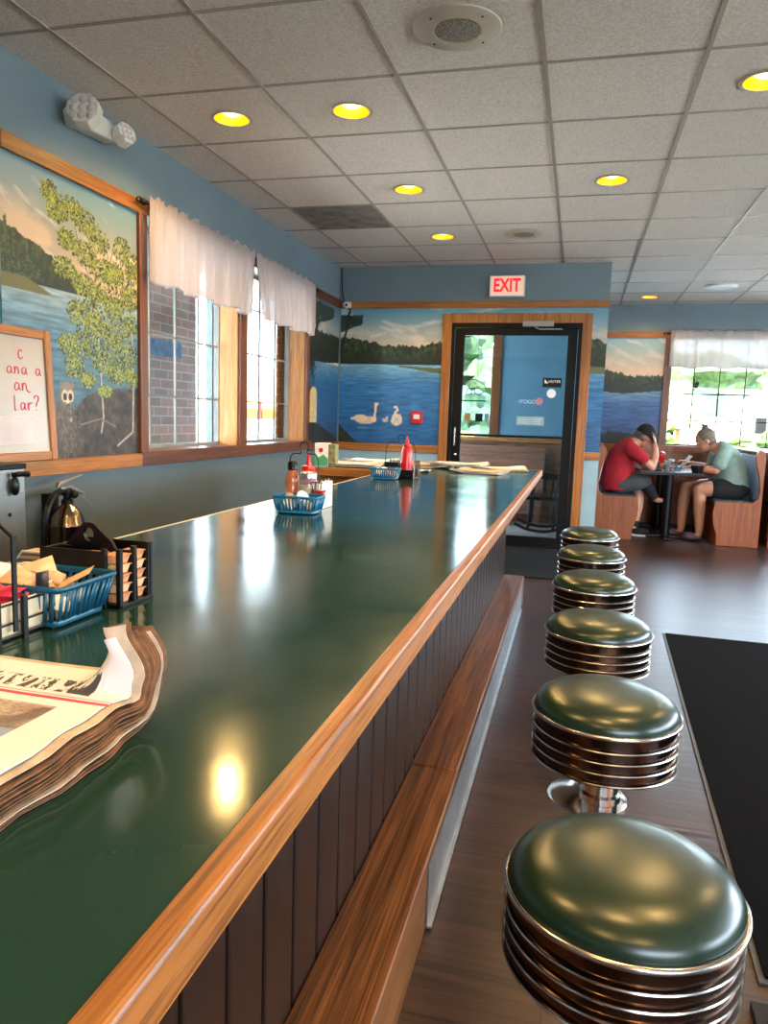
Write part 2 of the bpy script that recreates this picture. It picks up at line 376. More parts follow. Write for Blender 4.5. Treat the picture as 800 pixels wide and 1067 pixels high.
# left wall: upper paint / lower paint, two window openings
W1, W2, ZS, ZT = (3.76, 4.94), (5.055, 6.27), .965, 2.26
mb = MB()
mb.box(-2.62, XL, 2.69, W1[0], .93, 3).box(-2.62, XL, W1[0], W2[1], ZT, 3).box(-2.62, XL, W1[1], W2[0], .93, ZT).box(-2.62, XL, W2[1], YE+.2, .93, 3)
mb.m = 1; mb.box(-2.62, XL, 2.69, YE+.2, 0, .93)
wall('wall_left', mb, [M['wall'], M['wall_low']])
mb = MB(); mb.box(-3.7, -2.62, 2.69, 2.9, .93, 3); mb.m = 1; mb.box(-3.7, -2.62, 2.69, 2.9, 0, .93)
wall('wall_left_return', mb, [M['wall_light'], M['wall_low']])  # paler paint than the left wall, standing in for stronger light here
wall('wall_left_rear', MB().box(-3.8, -3.6, -3.2, 2.7, 0, 3), M['wall'])
# end wall with the door
mb = MB()
mb.box(XL, -1.25, YE, YE+.2, .9, 3).box(-1.25, 0, YE, YE+.2, 2.13, 3).box(0, .2, YE, YE+.2, .9, 3)
mb.m = 1; mb.box(XL, -1.25, YE, YE+.2, 0, .9).box(0, .2, YE, YE+.2, 0, .9)
wall('wall_end', mb, [M['wall'], M['wall_light']])
wall('wall_alcove_side', MB().box(0, .2, YE+.2, YF+.2, 0, 3), M['wall_vest'])
# far wall beyond the booth, window from x=1.03
mb = MB()
mb.box(.2, 1.03, YF, YF+.25, .9, 3).box(1.03, 4.1, YF, YF+.25, 2.27, 3).box(4.1, 5.3, YF, YF+.25, .9, 3); mb.m = 1; mb.box(.2, 5.3, YF, YF+.25, 0, .955)
wall('wall_far', mb, [M['wall'], M['booth']])
mb = MB(); mb.box(5.1, 5.3, -3.2, -.4, 0, 3).box(5.1, 5.3, 8, YF+.2, 0, 3).box(5.1, 5.3, -.4, 8, 0, .95).box(5.1, 5.3, -.4, 8, 2.3, 3).box(5.1, 5.3, 2.2, 2.35, .9, 2.4).box(5.1, 5.3, 5.1, 5.25, .9, 2.4)  # unseen window openings, widened to bring in more bounced daylight
wall('wall_right', mb, M['wall'])
mb = MB(); mb.box(-3.8, 1.0, -3.3, -3.1, 0, 3).box(4.8, 5.3, -3.3, -3.1, 0, 3).box(1.0, 4.8, -3.3, -3.1, 0, .95).box(1.0, 4.8, -3.3, -3.1, 2.3, 3)
wall('wall_back', mb, M['wall_tan'])

# trims
def trim(n, mb, mat, **k): return struct('trim_%d' % n, mb, mat, bevel=.003, **k)
trim(1, MB().box(XL, XW+.005, 2.69, 3.76, 2.245, 2.315), M['oak_y'])
trim(2, MB().box(XL, XW+.005, 3.76, YE, 2.25, 2.33), M['walnut_y'])
trim(3, MB().box(XL, XW+.012, 2.69, 3.68, .885, .955), M['oak_y'])
trim(4, MB().box(XL, XW+.012, 3.68, 6.4, .885, .965), M['walnut_y'])
trim(5, MB().box(XL, XW+.003, 3.685, 3.76, .955, 2.25), M['walnut_z'])
trim(6, MB().box(XL, XW+.003, 4.94, 5.055, .965, 2.25), M['walnut_z'])
trim(7, MB().box(XL, XW+.003, 6.27, 6.34, .965, 2.25), M['walnut_z'])
trim(8, MB().box(XL, XW+.005, 6.4, YE, .87, .94), M['walnut_y'])
trim(9, MB().box(XW, .205, YE-.022, YE, 2.25, 2.315), M['oak_x'])
trim(10, MB().box(XW, -1.32, YE-.02, YE, .86, .935).box(.065, .205, YE-.02, YE, .86, .935), M['oak_x'])
trim(11, MB().box(.2, 1.03, YF-.02, YF, 2.25, 2.33), M['oak_x'])
trim(12, MB().box(.955, 1.035, YF-.02, YF, .95, 2.25), M['walnut_z'])
trim(13, MB().box(.2, 4.2, YF-.035, YF, .885, .965), M['booth'])
trim(14, MB().box(-3.6, XL-.0, 2.668, 2.69, 2.245, 2.315).box(-3.6, XL, 2.668, 2.69, .885, .955), M['oak_x'])
# window jambs, frames, panes
def window_left(n, y0, y1, vert):
    fr = MB()
    fr.box(-2.55, -2.51, y0, y1, ZS, ZS+.02).box(-2.55, -2.51, y0, y1, ZT-.03, ZT).box(-2.55, -2.51, y0, y0+.018, ZS, ZT).box(-2.55, -2.51, y1-.018, y1, ZS, ZT)
    for y in vert: fr.box(-2.537, -2.523, y-.007, y+.007, ZS, ZT)
    for z in (1.285, 1.655, 2.0): fr.box(-2.537, -2.523, y0, y1, z-.006, z+.006)
    w_ = struct('window_%d' % n, fr, M['grille'], smooth=False)
    obj('pane', MB().box(-2.532, -2.528, y0, y1, ZS, ZT), M['glass'], w_, smooth=False)
    j = MB().box(-2.51, XL+.001, y1-.012, y1, ZS, ZT).box(-2.51, XL+.001, y0, y0+.012, ZS, ZT)
    obj('jamb', j, M['jamb'], w_, smooth=False, label='pale oak jamb lining')
    obj('sill', MB().box(-2.51, XL+.001, y0, y1, ZS-.015, ZS), M['walnut_y'], w_, smooth=False)
    obj('outer_reveal', MB().box(-2.64 if n == 2 else -2.57, -2.55, y1, y1+.12, ZS-.1, ZT), M['brick_or'], w_, smooth=False)
    return w_
window_left(1, *W1, (4.06, 4.36, 4.66)); window_left(2, *W2, (5.34, 5.66, 5.98))
fr = MB()
for x in (1.32, 1.61, 1.90, 2.19, 2.48, 2.77, 3.06, 3.35, 3.64, 3.93): fr.box(x-.006, x+.006, YF+.12, YF+.135, .965, 2.27)
for z in (1.275, 1.595, 1.93): fr.box(1.03, 4.1, YF+.12, YF+.135, z-.006, z+.006)
fr.box(1.03, 1.055, YF+.11, YF+.15, .965, 2.27).box(1.03, 4.1, YF+.11, YF+.15, .965, .985).box(1.03, 4.1, YF+.11, YF+.15, 2.25, 2.27).box(2.54, 2.6, YF+.11, YF+.15, .965, 2.27)
w3 = struct('window_3', fr, M['frame_dark'], smooth=False)
obj('pane', MB().box(1.04, 4.1, YF+.126, YF+.13, .965, 2.27), M['glass'], w3, smooth=False)
obj('sill', MB().box(1.03, 4.1, YF-.02, YF+.11, .95, .965), M['booth'], w3, smooth=False)

# ------------------------------------------------------------------ painted murals (colour attribute on a fine grid)
def vn(x, y, seed, octv=4):
    out = np.zeros_like(x); amp = 1; tot = 0
    for o_ in range(octv):
        r = np.random.default_rng(seed*17+o_); tab = r.random((64, 64)); xi = np.floor(x).astype(int); yi = np.floor(y).astype(int)
        fx = x-xi; fy = y-yi; fx = fx*fx*(3-2*fx); fy = fy*fy*(3-2*fy)
        g_ = lambda a, b_: tab[a % 64, b_ % 64]
        out += amp*((g_(xi, yi)*(1-fx)+g_(xi+1, yi)*fx)*(1-fy)+(g_(xi, yi+1)*(1-fx)+g_(xi+1, yi+1)*fx)*fy); tot += amp; amp *= .55; x = x*2.03; y = y*2.03
    return out/tot
class Canvas:
    def __init__(s, W, H, res):
        s.nx = int(W/res)+1; s.ny = int(H/res)+1; s.W, s.H = W, H
        s.U, s.V = np.meshgrid(np.linspace(0, W, s.nx), np.linspace(0, H, s.ny)); s.I = np.zeros((s.ny, s.nx, 3))
    def put(s, mask, col, a=1.0):
        c = np.array(col, float)
        mm = (mask*a)[..., None] if mask.dtype != bool else (mask.astype(float)*a)[..., None]
        s.I = s.I*(1-mm)+c*mm
    def grad(s, v0, v1, c0, c1):
        t = np.clip((s.V-v0)/(v1-v0), 0, 1)[..., None]; m = (s.V >= v0)[..., None]
        s.I = np.where(m, np.array(c0)*(1-t)+np.array(c1)*t, s.I)
    def dab(s, u, v_, ru, rv, col, rot=0, a=1.0):
        c, d = math.cos(rot), math.sin(rot); k = max(ru, rv)
        i0, i1 = np.searchsorted(s.U[0], [u-k, u+k]); j0, j1 = np.searchsorted(s.V[:, 0], [v_-k, v_+k])
        if i1 <= i0 or j1 <= j0: return
        U = s.U[j0:j1, i0:i1]-u; V = s.V[j0:j1, i0:i1]-v_
        m = ((U*c+V*d)/ru)**2+((V*c-U*d)/rv)**2 <= 1
        s.I[j0:j1, i0:i1][m] = s.I[j0:j1, i0:i1][m]*(1-a)+np.array(col)*a
    def line(s, pts, r, col):
        for (a, b_), (c, d) in zip(pts, pts[1:]):
            L = math.hypot(c-a, d-b_); n = max(2, int(L/.004))
            for k in range(n+1): t = k/n; s.dab(a+(c-a)*t, b_+(d-b_)*t, max(r, .0035), max(r, .0035), col)
    def mesh(s, name, fn, mat, label=None, cat=None, skip=None):
        P_ = fn(s.U, s.V); me = bpy.data.meshes.new(name); n, m = s.nx, s.ny
        idx = np.arange(n*m).reshape(m, n); F = np.stack([idx[:-1, :-1], idx[:-1, 1:], idx[1:, 1:], idx[1:, :-1]], -1).reshape(-1, 4)
        if skip is not None: keep = ~skip(s.U, s.V)[:-1, :-1].ravel(); F = F[keep]
        me.from_pydata(np.stack([q.ravel() for q in P_], -1).tolist(), [], F.tolist())
        at = me.color_attributes.new('paint', 'FLOAT_COLOR', 'POINT'); I = np.clip(s.I/255, 0, 1)
        L = np.where(I <= .04045, I/12.92, ((I+.055)/1.055)**2.4).reshape(-1, 3); at.data.foreach_set('color', np.concatenate([L, np.ones((len(L), 1))], 1).astype(np.float32).ravel())
        me.materials.append(mat); o = bpy.data.objects.new(name, me); C.objects.link(o)
        if label: tag(o, label, cat)
        return o
def sky(c, h, top=(104, 150, 172), low=(214, 186, 158), cl=(226, 204, 180), seed=1, cloudband=.12):
    c.grad(-1, h, low, low); c.grad(h, c.H, low, top)
    n = vn(c.U*5, c.V*9, seed, 5); c.put(np.clip((n-.45)*5, 0, 1)*np.clip(1-(c.V-h-cloudband)/.12, 0, 1), cl, .85)
    n2 = vn(c.U*4+9, c.V*16+c.U*6, seed+3, 4); c.put(np.clip((n2-.62)*7, 0, 1), (222, 212, 200), .6)
def water(c, h, top, mid, low, seed=5):
    t = np.clip(c.V/h, 0, 1)[..., None]; col = np.where(t > .75, np.array(mid)+(np.array(top)-mid)*(t-.75)*4, np.array(low)+(np.array(mid)-low)*t/.75)
    n = vn(c.U*9, c.V*75, seed, 4)-.5; col = col*(1+n[..., None]*.65)
    c.I = np.where((c.V < h)[..., None], col, c.I)
def hills(c, top, base, seed=7, dark=(26, 38, 22), light=(78, 98, 44)):
    n = vn(c.U*45, c.V*30, seed, 4); m = (c.V < top) & (c.V > base)
    col = np.array(dark)+(np.array(light)-dark)*np.clip((n-.35)*2.2*np.clip((c.V-base)/(np.maximum(top-base, .01))*1.6-.2, .1, 1), 0, 1)[..., None]
    c.I = np.where(m[..., None], col, c.I)
R = random.Random(4)
# mural on the left wall: birches over a lake
c = Canvas(.995, 1.29, .0042); U = c.U
sky(c, .85, (96, 134, 148), (186, 152, 122), (198, 166, 136), 2, .2)
ht = np.interp(U, [0, .1, .23, .56, .8, 1], [1.0, .98, .95, .83, .80, .80])+(vn(U*22, U*0, 3, 3)-.5)*.03
hills(c, ht, .74, 8, (30, 38, 24), (76, 84, 42))
water(c, .78, (136, 154, 158), (74, 108, 124), (50, 86, 104))
for k in range(9):      # pines on the point
    u0 = .0+k*.028+R.uniform(-.008, .008); hh = R.uniform(.13, .24)-.012*k
    for q in range(70):
        v_ = R.random(); c.dab(u0+R.uniform(-1, 1)*.028*(1-v_), .80+hh*v_, .009, .006, R.choice([(30, 42, 28), (44, 58, 34), (66, 80, 42)]), R.uniform(-.6, .6))
c.put((c.V < np.interp(U, [0, .15, .3, .34], [.80, .80, .755, .70])) & (c.V > np.interp(U, [0, .2, .3], [.74, .74, .745])) & (U < .31), (98, 92, 50))
g_ = np.interp(U, [0, .3, .42, .55, .7, 1], [.0, .03, .20, .31, .33, .36])+(vn(U*14, U*0, 9, 3)-.5)*.03
n = vn(U*26, c.V*26, 12, 4); m = c.V < g_; c.I = np.where(m[..., None], np.array((58, 47, 38))+(n[..., None]-.5)*np.array((90, 72, 56)), c.I)
def trunk(pts, r, col=(170, 160, 140)): c.line(pts, r, (82, 72, 60)); c.line([(a+.003, b_) for a, b_ in pts], r*.6, col)
trunk([(.66, .12), (.68, .2), (.66, .45), (.64, .65), (.60, .85), (.52, 1.0), (.46, 1.18)], .009); trunk([(.62, .8), (.75, .95), (.8, 1.1)], .005); trunk([(.64, .6), (.5, .78), (.42, .9)], .005)
trunk([(.8, .05), (.94, .12), (.95, .4), (.93, .75), (.9, 1.0)], .008); trunk([(.5, .16), (.66, .19), (.78, .15)], .005, (120, 104, 84))
clumps = [(.31, 1.20, .06, .05), (.36, 1.13, .08, .05), (.45, 1.17, .09, .05), (.56, 1.13, .10, .06), (.66, 1.06, .09, .06), (.42, 1.02, .07, .05), (.55, .98, .09, .06), (.70, .93, .10, .06), (.40, .89, .08, .05), (.52, .84, .07, .05), (.86, 1.06, .08, .07), (.95, .98, .07, .09),
          (.80, .93, .08, .06), (.93, .83, .09, .07), (.62, .80, .10, .06), (.78, .76, .09, .06), (.50, .70, .09, .06), (.63, .66, .09, .06), (.90, .68, .11, .07), (.76, .60, .09, .07), (.55, .56, .10, .07), (.42, .54, .08, .05), (.88, .52, .11, .08), (.68, .48, .09, .06),
          (.46, .44, .07, .06), (.56, .38, .06, .04), (.80, .42, .09, .05), (.93, .41, .07, .05), (.70, .33, .06, .03), (.60, .70, .14, .16), (.84, .62, .14, .2), (.75, .88, .16, .12)]
for col, n_, sz in ((((42, 50, 24), (34, 42, 22)), 90, .0095), (((92, 102, 38), (108, 118, 42)), 85, .0075), (((150, 156, 58), (168, 168, 76), (130, 142, 50)), 60, .0055)):
    for (a, b_, ra, rb) in clumps:
        for k in range(n_):
            an = R.uniform(0, 2*pi); q = R.random()**.6; c.dab(a+ra*q*math.cos(an), b_+rb*q*math.sin(an), sz, sz*.6, R.choice(col), R.uniform(-1.5, 1.5))
# raccoon pair painted at the foot of the water
for (a, b_, ru, rv, col) in ((.395, .13, .075, .11, (74, 64, 54)), (.37, .20, .05, .09, (88, 76, 62)), (.45, .10, .05, .06, (62, 54, 46)), (.40, .30, .056, .060, (104, 90, 74)), (.40, .335, .03, .03, (126, 110, 90)), (.362, .345, .012, .02, (120, 104, 84)), (.44, .345, .012, .02, (120, 104, 84)), (.385, .295, .024, .03, (190, 170, 140)), (.425, .295, .024, .03, (190, 170, 140)),
                             (.385, .292, .014, .018, (24, 20, 18)), (.425, .292, .014, .018, (24, 20, 18)), (.405, .265, .010, .014, (205, 190, 165)), (.405, .258, .005, .005, (20, 16, 14)),
                             (.42, .20, .026, .028, (200, 182, 150)), (.412, .205, .006, .006, (24, 20, 18)), (.43, .205, .006, .006, (24, 20, 18)), (.375, .09, .012, .045, (112, 98, 78)), (.43, .085, .012, .045, (112, 98, 78)), (.385, .16, .018, .03, (124, 108, 88))):
    c.dab(a, b_, ru, rv, col)
for k in range(700):
    a, b_ = R.gauss(.40, .035), R.gauss(.17, .09)
    if b_ < .25: c.dab(a, b_, .004, .011, R.choice([(58, 50, 42), (110, 96, 78), (84, 72, 60)]), R.uniform(-.4, .4), .7)
c.mesh('wall_mural', lambda U, V: (XL+.003+U*0, 2.69+U, .955+V), M['paint'], 'painted mural of green birches and a raccoon beside a lake', 'mural')
# same lake round the corner, colours brightened to stand in for stronger light
c = Canvas(1.2, 1.29, .008); U = c.U; sky(c, .85, (120, 176, 200), (216, 196, 176), (228, 206, 186), 6, .2)
hills(c, .98+(vn(U*22, U*0, 3, 3)-.5)*.04, .76, 3, (30, 62, 44), (84, 120, 60)); water(c, .78, (150, 200, 220), (84, 160, 200), (70, 130, 180))
c.mesh('wall_mural', lambda U, V: (-3.57+U, 2.686+U*0, .955+V), M['paint'], 'narrow strip of lake mural round the corner above the whiteboard', 'mural')
# mural on the end wall: lake with swans
c = Canvas(2.55, 1.315, .0075); U = c.U
sky(c, .92, (92, 150, 176), (214, 190, 164), (222, 202, 178), 9, .12)
c.put(np.clip((vn(U*9, c.V*18-U*5, 31, 4)-.35)*4, 0, 1)*np.clip(1-np.abs(c.V-(1.02+.22*(U-.2)))/.035, 0, 1)*(U > .3), (222, 214, 200), .9)
ht = np.interp(U, [0, .2, .45, .8, 1.05, 2.35, 2.55], [1.04, 1.02, .965, .95, 1.01, 1.06, 1.0])+(vn(U*30, U*0, 5, 3)-.5)*.045
hills(c, ht, .76, 6); water(c, .775, (120, 168, 192), (46, 112, 164), (30, 84, 134), 8)
c.put((c.V < np.interp(U, [.6, 1.05, 2.3, 2.55], [.77, .745, .80, .78])) & (c.V > np.interp(U, [.6, 1.05, 2.3, 2.55], [.76, .69, .72, .72])) & (U > .6), (92, 92, 52), .9)
def swan(a, b_, s, fl=1):
    for (x, y, ru, rv, col) in ((0, 0, .105, .04, (206, 182, 156)), (-.05, .018, .07, .034, (220, 198, 172)), (-.11, .012, .05, .014, (214, 192, 166)), (.085, .01, .03, .03, (222, 202, 178))): c.dab(a+x*s*fl, b_+y*s, ru*s, rv*s, col)
    c.line([(a+.095*s*fl, b_+.02*s), (a+.10*s*fl, b_+.09*s), (a+.10*s*fl, b_+.15*s)], .011*s, (222, 202, 178)); c.dab(a+.112*s*fl, b_+.16*s, .022*s, .015*s, (224, 204, 180)); c.dab(a+.14*s*fl, b_+.155*s, .012*s, .005*s, (60, 40, 30)); c.dab(a-.03*s, b_-.08, .07*s, .01, (130, 160, 180), 0, .5)
swan(.28, .23, 1.0); c.dab(.485, .235, .03, .02, (180, 170, 160)); c.dab(.50, .26, .011, .011, (196, 184, 170))
for (x, y, ru, rv) in ((.60, .23, .055, .045), (.62, .25, .035, .05), (.58, .25, .03, .05)): c.dab(x, y, ru, rv, (216, 198, 176))
c.line([(.60, .27), (.585, .31), (.61, .335), (.60, .36)], .011, (226, 208, 186)); c.dab(.588, .365, .02, .012, (226, 208, 186)); c.line([(.57, .2), (.6, .26), (.63, .2)], .003, (150, 130, 110))
for col, n_ in (((20, 34, 26), 500), ((34, 58, 40), 260)):       # leaves hanging into the top corner
    for k in range(n_): q = R.random()**1.6; c.dab(.0+.22*q, 1.25-.16*R.random()*(1-q*.5), .012, .006, col, R.uniform(-1, 1))
c.line([(.0, .9), (.06, 1.1), (.09, 1.3)], .012, (34, 28, 22)); c.put((c.V < .18-.9*U), (36, 44, 30))
c.mesh('wall_mural', lambda U, V: (-2.35+U, YE-.003+U*0, .935+V), M['paint'], 'painted lake mural with two white swans beside the exit door', 'mural', lambda U, V: (U > 1.04) & (U < 2.41) & (V < 1.255))
# short stretch on the left wall between window and corner
c = Canvas(.88, 1.3, .008); U = c.U; sky(c, .95, (80, 124, 144), (176, 160, 140), (190, 176, 156), 14)
hills(c, 1.03-U*.0+(vn(U*30, U*0, 5, 3)-.5)*.05, np.interp(U, [0, .3, .88], [.70, .74, .78]), 4, (18, 26, 18), (52, 66, 34)); water(c, .75, (86, 124, 144), (36, 84, 124), (24, 60, 96), 3)
c.line([(.0, .6), (.12, .85), (.25, 1.1), (.3, 1.3)], .03, (34, 28, 22)); c.put((c.V < .25-.25*U) | (U < .05), (34, 34, 28))
for k in range(900): q = R.random(); c.dab(.1+.6*q, 1.28-.22*R.random()*(1-q*.6), .014, .007, R.choice([(16, 28, 22), (26, 44, 32), (44, 64, 36)]), R.uniform(-1, 1))
for k in range(300): c.dab(.1+R.gauss(0, .07), .75+R.gauss(0, .08), .014, .008, (24, 22, 18), R.uniform(-1, 1))
c.mesh('wall_mural', lambda U, V: (XL+.003+U*0, 6.34+U, .94+V), M['paint'], 'dark painted tree and lake mural between the left windows and the corner', 'mural')
# far wall mural
c = Canvas(.755, 1.29, .009); U = c.U; sky(c, .9, (132, 176, 188), (224, 192, 160), (232, 204, 172), 21, .1)
ht = np.interp(U, [0, .1, .4, .75], [.93, .90, .83, .84])+(vn(U*40, U*0, 5, 3)-.5)*.05
hills(c, ht, .62, 11, (30, 40, 24), (84, 84, 44)); water(c, np.interp(U, [0, .3, .75], [.64, .62, .66]), (110, 140, 164), (58, 92, 136), (36, 60, 100), 4)
c.put(c.V < .10+.08*vn(U*40, U*0, 15, 3), (34, 40, 34))
c.mesh('wall_mural', lambda U, V: (.2+U, YF-.003+U*0, .96+V), M['paint'], 'painted lake mural behind the person in the red t-shirt', 'mural')

# ================================================================== DOOR AND ENTRY PORCH
mb = MB().box(-1.318, -1.233, YE-.03, YE, 0, 2.195).box(-.018, .067, YE-.03, YE, 0, 2.195).box(-1.233, -.018, YE-.03, YE, 2.11, 2.195)
struct('trim_15', mb, M['oak_z'], bevel=.004)
mb = MB().box(-1.245, -1.2, YE-.02, YE+.12, 0, 2.125).box(-.055, -.005, YE-.02, YE+.12, 0, 2.125).box(-1.2, -.055, YE-.02, YE+.12, 2.07, 2.125)
mb.box(-1.2, -.055, YE-.02, YE+.12, 0, .02)
d = struct('door_1', mb, M['frame_dark'], smooth=False)
lf = MB().box(-1.195, -1.11, YE, YE+.045, .02, 2.065).box(-.145, -.06, YE, YE+.045, .02, 2.065).box(-1.11, -.145, YE, YE+.045, 2.0, 2.065).box(-1.11, -.145, YE, YE+.045, .02, .10).box(-1.11, -.145, YE-.012, YE+.05, 1.045, 1.068)
obj('door_leaf', lf, M['frame_dark'], d, smooth=False, bevel=.002)
obj('glass_panel', MB().box(-1.11, -.145, YE+.02, YE+.026, .10, 2.0), M['doorglass'], d, smooth=False)
obj('closer', MB().box(-.56, -.28, YE-.06, YE+.0, 2.075, 2.125).tube([(-.45, YE-.05, 2.07), (-.40, YE-.06, 2.05), (-.2, YE-.03, 2.055)], .008), M['steel'], d, bevel=.003, label='grey overhead closer')
obj('handle', MB().tube([(-1.155, YE-.005, .93), (-1.155, YE-.055, .95), (-1.155, YE-.055, 1.12), (-1.155, YE-.005, 1.14)], .009).ell((-1.15, YE-.01, .86), (.018, .015, .018)), M['chrome'], d)
# stickers on the door glass
MW = plain('sticker_white', (225, 228, 230), .6)
st = obj('door_sticker', MB().box(-.352, -.18, YE+.015, YE+.019, 1.525, 1.612), M['black'], smooth=False)
tag(st, 'small black rectangular sticker with white lettering on the door glass', 'sticker')
text('lettering', 'HOTER', .034, (-.245, YE+.014, 1.578), FACE_MY, MW, st, .0005); obj('emblem', MB().prism([(-.335, 1.60), (-.335, 1.562), (-.30, 1.562)], YE+.0135, YE+.0145), MW, st, smooth=False)
o = obj('door_sticker', MB().lathe([(0, 0), (.042, 0), (.042, .003), (0, .003)], 28, Matrix.Translation((-.268, YE+.0195, 1.468)) @ Matrix.Rotation(pi/2, 4, 'X')), MW); tag(o, 'round white sticker below the black one on the door', 'sticker')
PALE = plain('pale_sticker_print', (176, 204, 214), .6); PINKP = plain('dusty_red_sticker_print', (176, 120, 138), .6)
st = text('door_sticker', 'IYOGO', .05, (-.485, YE+.017, 1.385), FACE_MY, PALE, None, .0006); tag(st, 'white lettering with a round flower emblem on the door glass', 'sticker')
obj('emblem', MB().lathe([(.018, 0), (.034, 0), (.034, .002), (.018, .002)], 20, Matrix.Translation((-.375, YE+.018, 1.392)) @ Matrix.Rotation(pi/2, 4, 'X')), PINKP, st)
st = obj('door_sticker', MB().box(-.58, -.32, YE+.016, YE+.019, 1.165, 1.25), plain('grey_green_sticker', (128, 160, 166), .6), smooth=False); tag(st, 'pale grey rectangular notice low on the door glass', 'sticker')
pr = MB()
for z in (1.232, 1.216, 1.200, 1.184): pr.box(-.565, -.335-.03*R.random(), YE+.0145, YE+.0158, z-.004, z+.003)
obj('printed_lines', pr, PALE, st, smooth=False)
# porch behind the door
PY = 9.05
struct('floor_porch', MB().box(-2.7, 0, YE+.2, PY+.2, -.12, 0), M['floor_v'], smooth=False)
mb = MB().box(-1.0, 0, PY, PY+.15, .97, 3).box(-2.7, -1.0, PY, PY+.15, 2.4, 3).box(-2.7, -1.85, PY, PY+.15, .97, 2.4); mb.m = 1; mb.box(-2.7, 0, PY, PY+.15, 0, .97)
wall('wall_porch_back', mb, [M['wall_vest'], M['rustic']])
wall('wall_porch_left', MB().box(-2.9, -2.7, YE+.2, PY+.2, 0, .12).box(-2.9, -2.7, YE+.2, PY+.2, 2.5, 3), M['wall_vest'])
struct('ceiling_porch', MB().box(-2.8, .1, YE+.2, PY+.2, 2.66, 2.7), M['tile'], smooth=False)
trim(16, MB().box(-1.04, -.93, PY-.02, PY+.16, .97, 2.42), M['walnut_z']); trim(17, MB().box(-2.7, 0, PY-.05, PY+.01, .955, 1.0), M['oak_x'])
bw = MB().box(-1.05, -.33, PY-.42, PY-.36, .36, .93).box(-1.05, -.33, PY-.42, PY-.02, .36, .41)
t = thing('porch_bench', 'dark brown wooden bench seen through the lower door glass', 'bench', (-.7, PY-.2, 0))
obj('backrest', MB().box(-1.45, -.36, PY-.10, PY-.04, .40, .90), M['rustic'], t, bevel=.004); obj('seat', MB().box(-1.45, -.36, PY-.36, PY-.06, .38, .42), M['rustic'], t, bevel=.004)
for x in (-1.42, -.43):
    for y in (PY-.34, PY-.12): obj('leg', MB().box(x, x+.05, y, y+.05, 0, .38), M['rustic'], t)
obj('apron', MB().box(-1.45, -.36, PY-.355, PY-.34, .14, .36), M['rustic'], t)
# rocking chair, faces -x, modelled in world coordinates
t = thing('rocking_chair', 'black wooden rocking chair on the porch behind the door', 'rocking chair', (-.32, 8.4, 0)); k = M['black']
for y in (8.18, 8.6):
    obj('rocker', MB().tube(bpts([(-.62, y, .09), (-.48, y, .035), (-.3, y, .02), (-.12, y, .06), (.0, y, .14)], 12), .016), k, t)
    obj('leg', MB().tube([(-.47, y, .04), (-.45, y, .37)], .017), k, t); obj('leg', MB().tube([(-.2, y, .03), (-.22, y, .37)], .017), k, t)
    obj('armrest', MB().tube(bpts([(-.50, y, .60), (-.36, y, .61), (-.2, y, .60), (-.14, y, .62)], 8), .02), k, t)
    for x in (-.45, -.33, -.24): obj('arm_spindle', MB().tube([(x, y, .38), (x+.01, y, .60)], .010), k, t)
obj('seat', MB().box(-.5, -.17, 8.15, 8.63, .36, .40), k, t, bevel=.01)
for q in range(7): y = 8.19+q*.068; obj('back_spindle', MB().tube([(-.20, y, .39), (-.16, y, .62), (-.13, y, .88)], .009), k, t)
obj('top_rail', MB().box(-.15, -.11, 8.14, 8.65, .84, .93), k, t, bevel=.01)
for y in (8.16, 8.62): obj('back_post', MB().tube([(-.20, y, .39), (-.16, y, .62), (-.12, y, .93)], .014), k, t)
# hanging open sign and notices in the porch window
t = thing('window_sign', 'dark outline script sign hanging in the porch window', 'sign', (-1.2, PY-.02, 1.5))
obj('lettering', MB().tube(bpts([(-1.36, PY-.02, 1.62), (-1.25, PY-.02, 1.68), (-1.13, PY-.02, 1.62), (-1.12, PY-.02, 1.55), (-1.18, PY-.02, 1.50), (-1.24, PY-.02, 1.54), (-1.20, PY-.02, 1.60), (-1.16, PY-.02, 1.57)], 28), .006).tube(bpts([(-1.34, PY-.02, 1.52), (-1.30, PY-.02, 1.58), (-1.27, PY-.02, 1.52), (-1.31, PY-.02, 1.50), (-1.34, PY-.02, 1.52)], 16), .005), k, t)
obj('bar', MB().box(-1.4, -1.09, PY-.03, PY-.015, 1.42, 1.435), k, t); obj('cord', MB().tube([(-1.21, PY-.02, 1.66), (-1.21, PY-.02, 2.4)], .003), k, t)
for (x0, x1, m, l) in ((-1.35, -1.28, 'oak_x', 'small brown notice leaning in the porch window'), (-1.22, -1.13, 'black', 'small black notice in the middle of the porch window'), (-1.11, -1.06, 'steel', 'small grey notice by the post of the porch window')):
    tag(obj('window_notice', MB().box(x0, x1, PY+.03, PY+.035, 1.18, 1.28), M[m], smooth=False), l, 'notice')
# exit sign
t = thing('exit_sign', 'white exit sign with red letters above the door', 'exit sign', (-.725, YE, 2.44))
obj('housing', MB().box(-.89, -.562, YE-.055, YE, 2.345, 2.54), M['white'], t, bevel=.008)
em = emit('exit_face', (226, 190, 170), .25); obj('face', MB().box(-.878, -.574, YE-.059, YE-.054, 2.357, 2.528), em, t, smooth=False)
text('lettering', 'EXIT', .165, (-.726, YE-.061, 2.443), FACE_MY, emit('exit_red', (225, 20, 30), .55), t, .001, .74, 'CENTER', .0045)
